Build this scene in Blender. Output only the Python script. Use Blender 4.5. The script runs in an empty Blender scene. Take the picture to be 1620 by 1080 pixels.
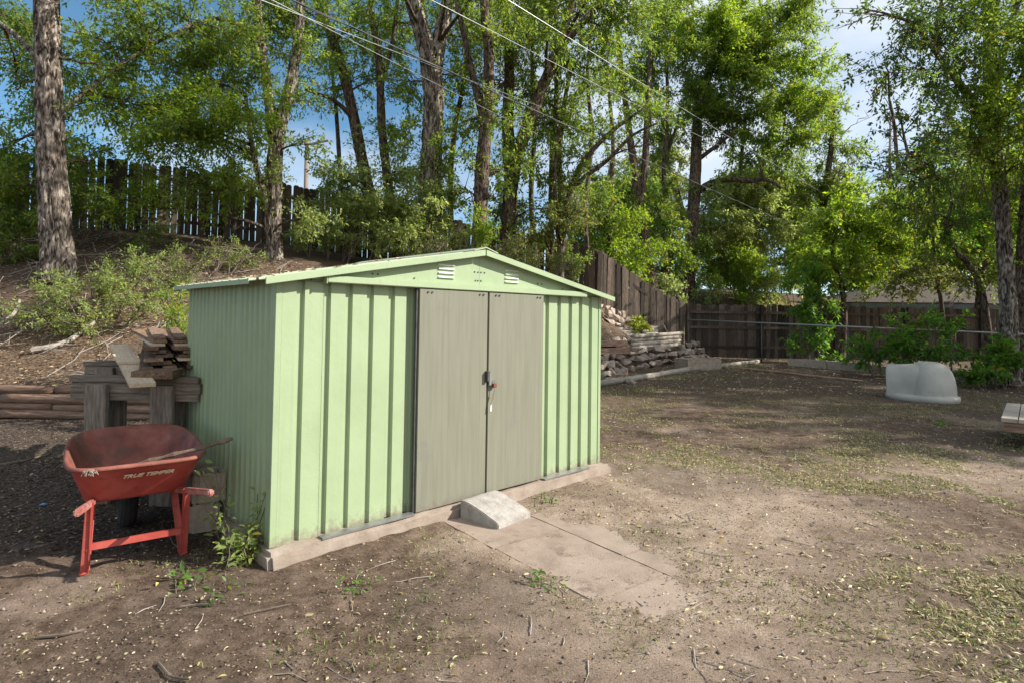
import bpy, bmesh, math, random
import numpy as np
from mathutils import Vector, Matrix

sc = bpy.context.scene
COL = sc.collection
rnd = random.Random(7)
R = math.radians

# ------------------------------------------------------------------ camera, sky, sun, exposure
F_PX, CX, CY, CAM_Z, PITCH, ROLL = 920.7, 810.0, 473.24, 1.44, .032, .0146
_f = np.array([0, math.cos(PITCH), math.sin(PITCH)])
_r = np.array([1., 0, 0])
_u = np.cross(_r, _f)
RIGHT = _r * math.cos(ROLL) + _u * math.sin(ROLL)
UP = _u * math.cos(ROLL) - _r * math.sin(ROLL)
CAM = np.array([0, 0, CAM_Z])
cam_d = bpy.data.cameras.new('camera')
cam_d.sensor_width = 36
cam_d.lens = 36 * F_PX / 1620
cam_d.shift_y = -66.76 / 1620
cam_d.clip_end = 2000
cam = bpy.data.objects.new('camera', cam_d)
COL.objects.link(cam)
cam.matrix_world = Matrix(((RIGHT[0], UP[0], -_f[0], 0), (RIGHT[1], UP[1], -_f[1], 0), (RIGHT[2], UP[2], -_f[2], CAM_Z), (0, 0, 0, 1)))
sc.camera = cam

SUN_EL = R(33)
SUN_DIR = np.array([1, -.03, 0]) / math.hypot(1, .03) * math.cos(SUN_EL) + np.array([0, 0, math.sin(SUN_EL)])
world = bpy.data.worlds.new('World')
sc.world = world
world.use_nodes = True
wt = world.node_tree
wt.nodes.clear()


def wn(t, **k):
    n = wt.nodes.new(t)
    for a, b in k.items():
        setattr(n, a, b)
    return n


w_out = wn('ShaderNodeOutputWorld')
w_bg = wn('ShaderNodeBackground')
w_sky = wn('ShaderNodeTexSky', sky_type='NISHITA', sun_disc=False, sun_elevation=SUN_EL, sun_rotation=R(91.7), altitude=2600, air_density=1.0, dust_density=.2, ozone_density=1.6)
w_co = wn('ShaderNodeTexCoord')
w_map = wn('ShaderNodeMapping')
w_map.inputs['Scale'].default_value = (1.0, 1.0, 2.2)
w_map.inputs['Location'].default_value = (.35, .2, .1)
w_no = wn('ShaderNodeTexNoise')
w_no.inputs['Scale'].default_value = 1.25
w_no.inputs['Detail'].default_value = 7
w_no.inputs['Roughness'].default_value = .55
w_rp = wn('ShaderNodeValToRGB')
w_rp.color_ramp.elements[0].position = .40
w_rp.color_ramp.elements[0].color = (0.02, 0.02, 0.02, 1)
w_rp.color_ramp.elements[1].position = .63
w_rp.color_ramp.elements[1].color = (.93, .93, .93, 1)
w_mx = wn('ShaderNodeMix', data_type='RGBA')
w_mx.inputs[7].default_value = (4.9, 5.15, 5.5, 1)
w_bg.inputs['Strength'].default_value = .118
wl = wt.links.new
wl(w_co.outputs['Generated'], w_map.inputs[0])
wl(w_map.outputs[0], w_no.inputs['Vector'])
w_dot = wn('ShaderNodeVectorMath', operation='DOT_PRODUCT')
w_dot.inputs[1].default_value = (.70, -.62, .30)
w_ma = wn('ShaderNodeMath', operation='MULTIPLY_ADD')
w_ma.inputs[1].default_value = .22
wl(w_co.outputs['Generated'], w_dot.inputs[0])
wl(w_dot.outputs['Value'], w_ma.inputs[0])
wl(w_no.outputs['Fac'], w_ma.inputs[2])
wl(w_ma.outputs[0], w_rp.inputs[0])
wl(w_rp.outputs[0], w_mx.inputs[0])
w_hs = wn('ShaderNodeHueSaturation')
w_hs.inputs['Hue'].default_value = .485
w_hs.inputs['Saturation'].default_value = 1.15
w_hs.inputs['Value'].default_value = .85
wl(w_sky.outputs[0], w_hs.inputs['Color'])
wl(w_hs.outputs[0], w_mx.inputs[6])
wl(w_mx.outputs[2], w_bg.inputs['Color'])
wl(w_bg.outputs[0], w_out.inputs[0])

sun_d = bpy.data.lights.new('sun', 'SUN')
sun_d.energy = 4.7
sun_d.angle = R(.55)
sun_d.color = (1, .95, .86)
sun = bpy.data.objects.new('sun', sun_d)
COL.objects.link(sun)
sun.rotation_euler = Vector(SUN_DIR).to_track_quat('Z', 'Y').to_euler()
sc.view_settings.view_transform = 'Standard'
sc.view_settings.look = 'None'
sc.view_settings.exposure = .83
sc.view_settings.gamma = 1
sc.view_settings.use_curve_mapping = False
sc.render.engine = 'CYCLES'
sc.cycles.max_bounces = 6
sc.cycles.diffuse_bounces = 3
sc.cycles.transmission_bounces = 3
sc.cycles.transparent_max_bounces = 4
sc.cycles.use_denoising = True


# ------------------------------------------------------------------ surveying helpers
def at(px, py, Y):
    """World point seen at photo pixel (px, py) at forward distance Y."""
    d = _f + RIGHT * (px - CX) / F_PX - UP * (py - CY) / F_PX
    return CAM + d * (Y / d[1])


def gr(px, py, z=0.):
    d = _f + RIGHT * (px - CX) / F_PX - UP * (py - CY) / F_PX
    return CAM + d * ((z - CAM_Z) / d[2])


def _hash(i, j, k):
    n = (i * 374761393 + j * 668265263 + k * 2147483647) & 0xffffffff
    n = ((n ^ (n >> 13)) * 1274126177) & 0xffffffff
    n = n ^ (n >> 16)
    return (n & 0xffff) / 65535.


def vnoise(x, y, z=0.):
    x, y, z = np.broadcast_arrays(np.asarray(x, float), np.asarray(y, float), np.asarray(z, float))
    i, j, k = np.floor(x).astype(np.int64), np.floor(y).astype(np.int64), np.floor(z).astype(np.int64)
    u, v, w = x - i, y - j, z - k
    u, v, w = u * u * (3 - 2 * u), v * v * (3 - 2 * v), w * w * (3 - 2 * w)
    o = 0
    for a in (0, 1):
        for b in (0, 1):
            for c in (0, 1):
                o = o + _hash(i + a, j + b, k + c) * (u if a else 1 - u) * (v if b else 1 - v) * (w if c else 1 - w)
    return o


def fbm(x, y, z=0., octs=4):
    s, a, t = 0, .5, 0
    for o in range(octs):
        s = s + a * vnoise(np.asarray(x) * 2 ** o + 17.3 * o, np.asarray(y) * 2 ** o + 5.1 * o, np.asarray(z) * 2 ** o)
        t += a
        a *= .5
    return s / t


def sstep(a, b, x):
    t = np.clip((np.asarray(x, float) - a) / (b - a), 0, 1)
    return t * t * (3 - 2 * t)


# ------------------------------------------------------------------ terrain height
_hp = np.array([
    (-13, 8.1, .42), (-8, 8.1, .42), (-5, 8.1, .42), (-2.6, 8.1, .42), (0, 10.6, .4), (2, 14.3, .45), (4, 16.4, .5), (6.1, 18.4, .4),
    (-8.6, 11, 2.05), (-5.7, 14, 2.76), (-8.6, 9.5, 1.1), (-4.8, 10.5, 1.3), (-2, 13, 1.7), (1, 15.5, 1.4), (2.6, 16, 1.25), (4.2, 17.4, .8), (-13, 10.5, 1.9),
    (-12.5, 12.6, 3.2), (-11.3, 13.2, 3.3), (-8.6, 14.9, 3.45), (-5.5, 17, 3.3), (-1.9, 18.5, 2.8), (.5, 18.6, 2.4), (2.6, 18.0, 1.87), (4.2, 18.8, 1.0), (5.7, 19.4, .26),
    (-12, 20, 3.3), (-6, 24, 3.2), (0, 26, 2.8), (6, 24, 1.8), (6, 26, 2.3), (9, 25, 2.3), (14, 26, 2.2), (20, 28, 2.2), (9, 20.3, .26), (14, 20.3, .26), (20, 20.3, .3), (10, 40, 3.2), (-12, 40, 3), (26, 40, 3)])


def _tps(d2):
    return .5 * d2 * np.log(d2 + 1e-9)


_n = len(_hp)
_K = _tps(((_hp[:, None, :2] - _hp[None, :, :2]) ** 2).sum(-1)) + np.eye(_n) * .05
_Pm = np.c_[np.ones(_n), _hp[:, :2]]
_A = np.zeros((_n + 3, _n + 3))
_A[:_n, :_n] = _K
_A[:_n, _n:] = _Pm
_A[_n:, :_n] = _Pm.T
_w = np.linalg.solve(_A, np.r_[_hp[:, 2], 0, 0, 0])
TOE_X = [-300, -2.6, -.5, 2.0, 6.1, 7.0, 300]
TOE_Y = [7.98, 7.98, 9.6, 14.05, 18.25, 19.55, 19.55]
PATH_POLY = [(-.32, 3.98), (.10, 4.55), (.62, 4.15), (1.15, 3.6), (1.75, 2.95), (1.2, 2.3), (.55, 2.75), (0, 3.6)]


def path_mask(x, y):
    """1 on the paved strip, 0 off it, soft and ragged at its edge."""
    c = np.array([.62, 3.45])
    ax = np.array([.62, -.785])
    nx = np.array([.785, .62])
    dx, dy = x - c[0], y - c[1]
    s = dx * ax[0] + dy * ax[1]
    t = dx * nx[0] + dy * nx[1]
    e = (fbm(x * 3, y * 3, 4.4) - .5) * .42
    return sstep(.46, .30, np.abs(t + .04) + e * .9 + .12 * sstep(.1, .9, s)) * sstep(1.05, .55, np.abs(s + .40) + e * 1.8)


def path_near(x, y):
    """Wider halo of trodden dust round the paved strip."""
    s = (x - .62) * .62 - (y - 3.45) * .785
    t = (x - .62) * .785 + (y - 3.45) * .62
    e = fbm(x * 2.2, y * 2.2, 8.8) - .5
    return sstep(1.0, .38, np.abs(t - .1) + e * .9) * sstep(1.7, .7, np.abs(s + .1) + e)


def H(x, y):
    x, y = np.asarray(x, float), np.asarray(y, float)
    xs, ys = np.clip(x, -14, 26), np.clip(y, 5, 40)
    sh = xs.shape
    q = np.c_[xs.ravel(), ys.ravel()]
    out = np.empty(len(q))
    for a in range(0, len(q), 40000):
        b = q[a:a + 40000]
        out[a:a + 40000] = _tps(((b[:, None] - _hp[None, :, :2]) ** 2).sum(-1)) @ _w[:_n] + _w[_n] + b @ _w[_n + 1:]
    hill = np.clip(out.reshape(sh), .05, 4.2)
    toe = np.interp(x, TOE_X, TOE_Y)
    m = sstep(0, .1, y - toe)
    yard = .25 * sstep(11.5, 18, y) * sstep(-1, 2, x)
    h = yard * (1 - m) + np.maximum(hill, yard) * m
    rough = (fbm(x * 1.1, y * 1.1, 1.5) - .5) * .05 + (fbm(x * 5, y * 5, 2.5, 3) - .5) * .03
    rough = rough * (1 - .75 * path_mask(x, y)) * (.55 + .9 * m)
    h = h + rough - .016 * path_mask(x, y)
    return h


def h1(x, y):
    return float(H(np.array([x]), np.array([y]))[0])


# ------------------------------------------------------------------ materials
def new_mat(name):
    m = bpy.data.materials.new(name)
    m.use_nodes = True
    nt = m.node_tree
    nt.nodes.clear()
    return m, nt


def noisy(name, cols, scale=6., detail=6, rough=.8, bump=.3, bscale=None, stretch=(1, 1, 1), rand=0., spec=.3, metal=0., lo=.3, hi=.7, spots=None, bdist=.01, coord='Object'):
    """Mottled surface: a ramp of colours driven by noise, plus bump; 'rand' shifts value per object."""
    m, nt = new_mat(name)
    N = nt.nodes.new
    L = nt.links.new
    out = N('ShaderNodeOutputMaterial')
    b = N('ShaderNodeBsdfPrincipled')
    co = N('ShaderNodeTexCoord')
    oi = N('ShaderNodeObjectInfo')
    add = N('ShaderNodeVectorMath')
    add.operation = 'ADD'
    mul = N('ShaderNodeVectorMath')
    mul.operation = 'SCALE'
    mul.inputs[0].default_value = (37, 19, 53)
    L(oi.outputs['Random'], mul.inputs['Scale'])
    L(co.outputs[coord], add.inputs[0])
    L(mul.outputs[0], add.inputs[1])
    mp = N('ShaderNodeMapping')
    mp.inputs['Scale'].default_value = stretch
    L(add.outputs[0], mp.inputs[0])
    no = N('ShaderNodeTexNoise')
    no.inputs['Scale'].default_value = scale
    no.inputs['Detail'].default_value = detail
    no.inputs['Roughness'].default_value = .62
    L(mp.outputs[0], no.inputs['Vector'])
    rp = N('ShaderNodeValToRGB')
    els = rp.color_ramp.elements
    while len(els) < len(cols):
        els.new(.5)
    for i, c in enumerate(cols):
        els[i].position = lo + (hi - lo) * i / (len(cols) - 1)
        els[i].color = (*c, 1)
    L(no.outputs['Fac'], rp.inputs[0])
    colour = rp.outputs[0]
    if spots:
        c2, sc2, th = spots
        n2 = N('ShaderNodeTexNoise')
        n2.inputs['Scale'].default_value = sc2
        n2.inputs['Detail'].default_value = 8
        n2.inputs['Roughness'].default_value = .7
        L(add.outputs[0], n2.inputs['Vector'])
        r2 = N('ShaderNodeValToRGB')
        r2.color_ramp.elements[0].position = th
        r2.color_ramp.elements[0].color = (0, 0, 0, 1)
        r2.color_ramp.elements[1].position = th + .12
        r2.color_ramp.elements[1].color = (1, 1, 1, 1)
        L(n2.outputs['Fac'], r2.inputs[0])
        mx = N('ShaderNodeMix')
        mx.data_type = 'RGBA'
        mx.inputs[7].default_value = (*c2, 1)
        L(r2.outputs[0], mx.inputs[0])
        L(colour, mx.inputs[6])
        colour = mx.outputs[2]
    if rand:
        hs = N('ShaderNodeHueSaturation')
        mr = N('ShaderNodeMapRange')
        mr.inputs['To Min'].default_value = 1 - rand
        mr.inputs['To Max'].default_value = 1 + rand
        L(oi.outputs['Random'], mr.inputs['Value'])
        L(mr.outputs[0], hs.inputs['Value'])
        L(colour, hs.inputs['Color'])
        colour = hs.outputs[0]
    L(colour, b.inputs['Base Color'])
    b.inputs['Roughness'].default_value = rough
    b.inputs['Metallic'].default_value = metal
    b.inputs['Specular IOR Level'].default_value = spec
    if bump:
        nb = N('ShaderNodeTexNoise')
        nb.inputs['Scale'].default_value = bscale or scale * 3
        nb.inputs['Detail'].default_value = 6
        nb.inputs['Roughness'].default_value = .7
        L(mp.outputs[0], nb.inputs['Vector'])
        bp = N('ShaderNodeBump')
        bp.inputs['Strength'].default_value = bump
        bp.inputs['Distance'].default_value = bdist
        L(nb.outputs['Fac'], bp.inputs['Height'])
        L(bp.outputs[0], b.inputs['Normal'])
    L(b.outputs[0], out.inputs[0])
    return m


def leaf_mat(name, trans=.5, rough=.5, spec=.35):
    """Leaf: its own colour comes from the per-leaf 'tint' attribute; light passes through."""
    m, nt = new_mat(name)
    N = nt.nodes.new
    L = nt.links.new
    out = N('ShaderNodeOutputMaterial')
    b = N('ShaderNodeBsdfPrincipled')
    at_ = N('ShaderNodeAttribute')
    at_.attribute_name = 'tint'
    b.inputs['Roughness'].default_value = rough
    b.inputs['Specular IOR Level'].default_value = spec
    L(at_.outputs['Color'], b.inputs['Base Color'])
    if trans:
        t = N('ShaderNodeBsdfTranslucent')
        hs = N('ShaderNodeHueSaturation')
        hs.inputs['Value'].default_value = 2.3
        hs.inputs['Saturation'].default_value = 1.1
        hs.inputs['Hue'].default_value = .49
        L(at_.outputs['Color'], hs.inputs['Color'])
        L(hs.outputs[0], t.inputs['Color'])
        mx = N('ShaderNodeMixShader')
        mx.inputs[0].default_value = trans
        L(b.outputs[0], mx.inputs[1])
        L(t.outputs[0], mx.inputs[2])
        L(mx.outputs[0], out.inputs[0])
    else:
        L(b.outputs[0], out.inputs[0])
    return m


def bark_mat(name, c0, c1, c2, scale=1.):
    m, nt = new_mat(name)
    N = nt.nodes.new
    L = nt.links.new
    out = N('ShaderNodeOutputMaterial')
    b = N('ShaderNodeBsdfPrincipled')
    co = N('ShaderNodeTexCoord')
    mp = N('ShaderNodeMapping')
    mp.inputs['Scale'].default_value = (scale, scale, scale * .34)
    L(co.outputs['Object'], mp.inputs[0])
    no = N('ShaderNodeTexNoise')
    no.inputs['Scale'].default_value = 14
    no.inputs['Detail'].default_value = 6
    no.inputs['Distortion'].default_value = 1.2
    L(mp.outputs[0], no.inputs['Vector'])
    rp = N('ShaderNodeValToRGB')
    e = rp.color_ramp.elements
    e.new(.5)
    for i, (p, c) in enumerate(((.38, c0), (.5, c1), (.64, c2))):
        e[i].position = p
        e[i].color = (*c, 1)
    L(no.outputs['Fac'], rp.inputs[0])
    L(rp.outputs[0], b.inputs['Base Color'])
    b.inputs['Roughness'].default_value = .9
    b.inputs['Specular IOR Level'].default_value = .15
    bp = N('ShaderNodeBump')
    bp.inputs['Strength'].default_value = .9
    bp.inputs['Distance'].default_value = .03
    L(no.outputs['Fac'], bp.inputs['Height'])
    L(bp.outputs[0], b.inputs['Normal'])
    L(b.outputs[0], out.inputs[0])
    return m


def ground_mat():
    m, nt = new_mat('soil')
    N = nt.nodes.new
    L = nt.links.new
    out = N('ShaderNodeOutputMaterial')
    b = N('ShaderNodeBsdfPrincipled')
    co = N('ShaderNodeTexCoord')
    zn = N('ShaderNodeAttribute')
    zn.attribute_name = 'zone'
    sep = N('ShaderNodeSeparateColor')
    L(zn.outputs['Color'], sep.inputs[0])

    def noise(s, d=7, r=.65):
        n = N('ShaderNodeTexNoise')
        n.inputs['Scale'].default_value = s
        n.inputs['Detail'].default_value = d
        n.inputs['Roughness'].default_value = r
        L(co.outputs['Object'], n.inputs['Vector'])
        return n.outputs['Fac']

    def ramp(fac, stops):
        r = N('ShaderNodeValToRGB')
        while len(r.color_ramp.elements) < len(stops):
            r.color_ramp.elements.new(.5)
        for i, (p, c) in enumerate(stops):
            r.color_ramp.elements[i].position = p
            r.color_ramp.elements[i].color = (*c, 1)
        L(fac, r.inputs[0])
        return r.outputs[0]

    def mix(f, a, c, bt='MIX'):
        x = N('ShaderNodeMix')
        x.data_type = 'RGBA'
        x.blend_type = bt
        if isinstance(f, float):
            x.inputs[0].default_value = f
        else:
            L(f, x.inputs[0])
        L(a, x.inputs[6])
        L(c, x.inputs[7])
        return x.outputs[2]

    soil = ramp(noise(9), [(.3, (.062, .041, .029)), (.5, (.145, .101, .073)), (.7, (.25, .183, .137))])
    dust = ramp(noise(5), [(.3, (.25, .185, .137)), (.55, (.375, .29, .225)), (.75, (.47, .375, .30))])
    litter = ramp(noise(26), [(.32, (.05, .033, .023)), (.48, (.13, .088, .058)), (.6, (.24, .165, .11)), (.75, (.36, .27, .19))])
    mulch = ramp(noise(34), [(.32, (.035, .026, .02)), (.52, (.10, .075, .058)), (.72, (.20, .16, .13))])  # mulch colour, also used to paint shade on the ground
    c = mix(sep.outputs['Red'], soil, dust)
    c = mix(sep.outputs['Green'], c, litter)
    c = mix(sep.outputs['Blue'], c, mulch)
    fine = ramp(noise(130, 4, .7), [(.3, (.32, .31, .30)), (.5, (.95, .95, .95)), (.7, (1.45, 1.42, 1.38))])
    c = mix(.8, c, fine, 'MULTIPLY')
    L(c, b.inputs['Base Color'])
    b.inputs['Roughness'].default_value = .95
    b.inputs['Specular IOR Level'].default_value = .1
    bp = N('ShaderNodeBump')
    bp.inputs['Strength'].default_value = .85
    bp.inputs['Distance'].default_value = .02
    L(noise(38, 9, .8), bp.inputs['Height'])
    L(bp.outputs[0], b.inputs['Normal'])
    L(b.outputs[0], out.inputs[0])
    return m


def plain(name, c, rough=.5, metal=0., spec=.4):
    m, nt = new_mat(name)
    b = nt.nodes.new('ShaderNodeBsdfPrincipled')
    o = nt.nodes.new('ShaderNodeOutputMaterial')
    b.inputs['Base Color'].default_value = (*c, 1)
    b.inputs['Roughness'].default_value = rough
    b.inputs['Metallic'].default_value = metal
    b.inputs['Specular IOR Level'].default_value = spec
    nt.links.new(b.outputs[0], o.inputs[0])
    return m


M = {}
M['green'] = noisy('green_paint', [(.28, .36, .208), (.312, .392, .23), (.332, .412, .246)], scale=2.2, rough=.40, bump=.22, bscale=3.2, spec=.4, spots=((.29, .36, .21), 9, .72), bdist=.02)


def add_splash(m, colour=(.20, .155, .12), h0=0., h1_=.16, streak=.35):
    """Dried mud splashed along the foot of a wall, and faint run-off streaks."""
    nt = m.node_tree
    N, L = nt.nodes.new, nt.links.new
    b = [n for n in nt.nodes if n.type == 'BSDF_PRINCIPLED'][0]
    src = b.inputs['Base Color'].links[0].from_socket
    co = N('ShaderNodeTexCoord')
    sp = N('ShaderNodeSeparateXYZ')
    L(co.outputs['Object'], sp.inputs[0])
    mr = N('ShaderNodeMapRange')
    mr.inputs['From Min'].default_value = h0
    mr.inputs['From Max'].default_value = h1_
    mr.inputs['To Min'].default_value = .30
    mr.inputs['To Max'].default_value = -.12
    L(sp.outputs['Z'], mr.inputs['Value'])
    no = N('ShaderNodeTexNoise')
    no.inputs['Scale'].default_value = 22
    no.inputs['Detail'].default_value = 7
    no.inputs['Roughness'].default_value = .75
    L(co.outputs['Object'], no.inputs['Vector'])
    ad = N('ShaderNodeMath')
    ad.operation = 'ADD'
    L(mr.outputs[0], ad.inputs[0])
    L(no.outputs['Fac'], ad.inputs[1])
    rp = N('ShaderNodeValToRGB')
    rp.color_ramp.elements[0].position = .60
    rp.color_ramp.elements[0].color = (0, 0, 0, 1)
    rp.color_ramp.elements[1].position = .86
    rp.color_ramp.elements[1].color = (.85, .85, .85, 1)
    L(ad.outputs[0], rp.inputs[0])
    mx = N('ShaderNodeMix')
    mx.data_type = 'RGBA'
    mx.inputs[7].default_value = (*colour, 1)
    L(rp.outputs[0], mx.inputs[0])
    L(src, mx.inputs[6])
    mp = N('ShaderNodeMapping')
    mp.inputs['Scale'].default_value = (30, 30, .7)
    L(co.outputs['Object'], mp.inputs[0])
    n2 = N('ShaderNodeTexNoise')
    n2.inputs['Scale'].default_value = 1
    n2.inputs['Detail'].default_value = 5
    L(mp.outputs[0], n2.inputs['Vector'])
    r2 = N('ShaderNodeValToRGB')
    r2.color_ramp.elements[0].position = .55
    r2.color_ramp.elements[0].color = (0, 0, 0, 1)
    r2.color_ramp.elements[1].position = .80
    r2.color_ramp.elements[1].color = (streak, streak, streak, 1)
    L(n2.outputs['Fac'], r2.inputs[0])
    m2 = N('ShaderNodeMix')
    m2.data_type = 'RGBA'
    m2.inputs[7].default_value = (.25, .30, .17, 1)
    L(r2.outputs[0], m2.inputs[0])
    L(mx.outputs[2], m2.inputs[6])
    L(m2.outputs[2], b.inputs['Base Color'])


add_splash(M['green'])
M['roof'] = noisy('roof_sheet', [(.30, .345, .225), (.36, .41, .28), (.42, .44, .34)], scale=5, rough=.5, bump=.08, spots=((.30, .27, .22), 14, .62))
M['white_trim'] = noisy('pale_louver', [(.66, .72, .58), (.75, .79, .68)], scale=8, rough=.45, bump=0)
M['door'] = noisy('door_board', [(.165, .164, .120), (.188, .186, .140), (.21, .207, .157)], scale=5, stretch=(7, 7, .35), rough=.7, bump=.15, bscale=30, spots=((.165, .163, .142), 3.5, .60), bdist=.004)
M['steel'] = noisy('grey_steel', [(.22, .22, .215), (.36, .355, .34)], scale=12, rough=.45, metal=.6, bump=.1)
M['dark_steel'] = noisy('dark_steel', [(.06, .06, .06), (.12, .115, .11)], scale=20, rough=.5, metal=.5, bump=.1)
M['rust'] = noisy('rusty_brown', [(.10, .035, .018), (.20, .08, .04)], scale=40, rough=.7, bump=.2)
M['brass'] = plain('brass', (.42, .36, .2), .35, .8)
M['concrete'] = noisy('concrete', [(.235, .182, .142), (.31, .25, .202), (.38, .32, .265)], scale=7, rough=.9, bump=.5, bscale=45, spots=((.26, .20, .155), 5, .58), bdist=.008)
M['ramp_conc'] = noisy('pale_concrete', [(.25, .225, .20), (.345, .315, .285), (.43, .40, .365)], scale=16, rough=.9, bump=.7, bscale=60, spots=((.33, .29, .26), 24, .6), bdist=.01)
M['path'] = noisy('path_slab', [(.235, .178, .140), (.305, .236, .188), (.35, .277, .224)], scale=5, rough=.95, bump=.6, bscale=80, spots=((.17, .125, .097), 6, .56), bdist=.008)
M['block'] = noisy('cinder_block', [(.25, .20, .15), (.36, .295, .225), (.44, .37, .29)], scale=14, rough=.95, bump=.8, bscale=90, spots=((.20, .15, .115), 8, .6), bdist=.006)
M['red'] = noisy('red_paint', [(.32, .052, .042), (.40, .07, .055), (.46, .12, .095)], scale=5, rough=.5, bump=.12, bscale=30, spots=((.20, .06, .04), 11, .58))
M['tray_in'] = noisy('worn_red_tray', [(.12, .042, .03), (.24, .078, .056), (.31, .13, .10)], scale=6, rough=.65, bump=.25, bscale=40, spots=((.13, .07, .05), 5, .52))
M['handle'] = noisy('worn_red_wood', [(.27, .065, .052), (.34, .12, .095), (.44, .26, .22)], scale=8, stretch=(4, 1, 4), rough=.75, bump=.2)
M['rubber'] = noisy('black_rubber', [(.018, .017, .016), (.045, .04, .038)], scale=10, rough=.85, bump=.2)
M['letter'] = plain('cream_letter', (.72, .62, .42), .6)
M['grey_wood'] = noisy('weathered_wood', [(.10, .077, .058), (.185, .147, .114), (.29, .24, .192)], scale=6, stretch=(1, 9, 9), rough=.9, bump=.5, bscale=14, rand=.25)
M['grey_wood_z'] = noisy('weathered_wood_upright', [(.10, .077, .058), (.18, .143, .112), (.28, .232, .187)], scale=6, stretch=(9, 9, 1), rough=.9, bump=.5, bscale=14, rand=.25)
M['grey_wood_y'] = noisy('weathered_boards', [(.10, .058, .036), (.195, .122, .078), (.30, .205, .14)], scale=6, stretch=(9, 1, 9), rough=.9, bump=.5, bscale=14, rand=.35)
M['pale_wood'] = noisy('pale_board', [(.44, .32, .20), (.57, .44, .30), (.64, .52, .38)], scale=6, stretch=(9, 1, 9), rough=.8, bump=.3, bscale=14)
M['picket'] = noisy('fence_wood', [(.04, .029, .022), (.085, .062, .047), (.16, .122, .095)], scale=7, stretch=(8, 8, .8), rough=.9, bump=.5, bscale=16, rand=.62)
M['picket2'] = noisy('dark_fence_wood', [(.05, .037, .029), (.10, .075, .059), (.17, .135, .108)], scale=7, stretch=(8, 8, .8), rough=.9, bump=.5, bscale=16, rand=.35)
M['log'] = noisy('round_timber', [(.14, .075, .05), (.24, .15, .105), (.36, .26, .19)], scale=5, stretch=(.8, 8, 8), rough=.9, bump=.5, bscale=12, rand=.3)
M['timber'] = noisy('grey_timber', [(.20, .165, .13), (.33, .285, .235), (.44, .395, .335)], scale=5, stretch=(.8, 8, 8), rough=.9, bump=.5, bscale=12, rand=.2)
M['rock'] = noisy('rock', [(.22, .165, .13), (.38, .305, .25), (.52, .445, .385)], scale=5, rough=.9, bump=.7, bscale=18, rand=.3, bdist=.02)
M['igloo'] = noisy('grey_plastic', [(.36, .345, .295), (.42, .40, .345), (.46, .44, .385)], scale=3, rough=.5, bump=.05, spots=((.31, .30, .26), 5, .58))
M['bark'] = bark_mat('elm_bark', (.032, .024, .018), (.15, .118, .093), (.38, .325, .27), 1)
M['bark_dark'] = bark_mat('dark_bark', (.03, .02, .015), (.095, .066, .05), (.20, .15, .115), 1.2)
M['twig'] = noisy('twig_bark', [(.08, .06, .045), (.2, .16, .125)], scale=10, rough=.9, bump=0)
M['dead'] = noisy('dead_wood', [(.20, .165, .135), (.42, .37, .32)], scale=12, rough=.9, bump=.3)
M['stick'] = noisy('flaking_stick', [(.06, .04, .03), (.13, .09, .065), (.22, .165, .125)], scale=14, rough=.9, bump=.5, spots=((.66, .6, .5), 7, .60))
M['leaf'] = leaf_mat('foliage')
M['litter'] = leaf_mat('leaf_litter', trans=.15, rough=.75, spec=.15)
M['grassm'] = leaf_mat('grass_blades', trans=.25, rough=.6, spec=.2)
M['chips'] = leaf_mat('wood_chip', trans=0, rough=.9, spec=.1)
M['cable'] = noisy('black_cable', [(.035, .035, .035), (.06, .06, .06)], scale=5, rough=.6, bump=0)
M['alu'] = noisy('bare_aluminium', [(.30, .30, .30), (.40, .40, .40)], scale=5, rough=.5, metal=.4, bump=0)
M['galv'] = noisy('galvanised', [(.30, .31, .31), (.42, .43, .43)], scale=14, rough=.45, metal=.6, bump=.05)
M['shingle'] = noisy('roof_shingle', [(.05, .037, .03), (.08, .06, .05), (.12, .094, .078)], scale=8, rough=.95, bump=.5)
M['fascia'] = noisy('slate_fascia', [(.10, .12, .125), (.14, .16, .165)], scale=6, rough=.6, bump=0)
M['wallp'] = noisy('tan_siding', [(.30, .23, .165), (.38, .30, .22)], scale=5, rough=.8, bump=.1)
M['glass'] = plain('dark_glass', (.02, .025, .03), .08, 0, .6)
M['cloth'] = plain('blue_scrap', (.12, .32, .55), .8)
M['yellow'] = plain('white_tag', (.75, .74, .7), .7)


add_splash(M['door'], (.16, .13, .10), 0., .10, .2)

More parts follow.
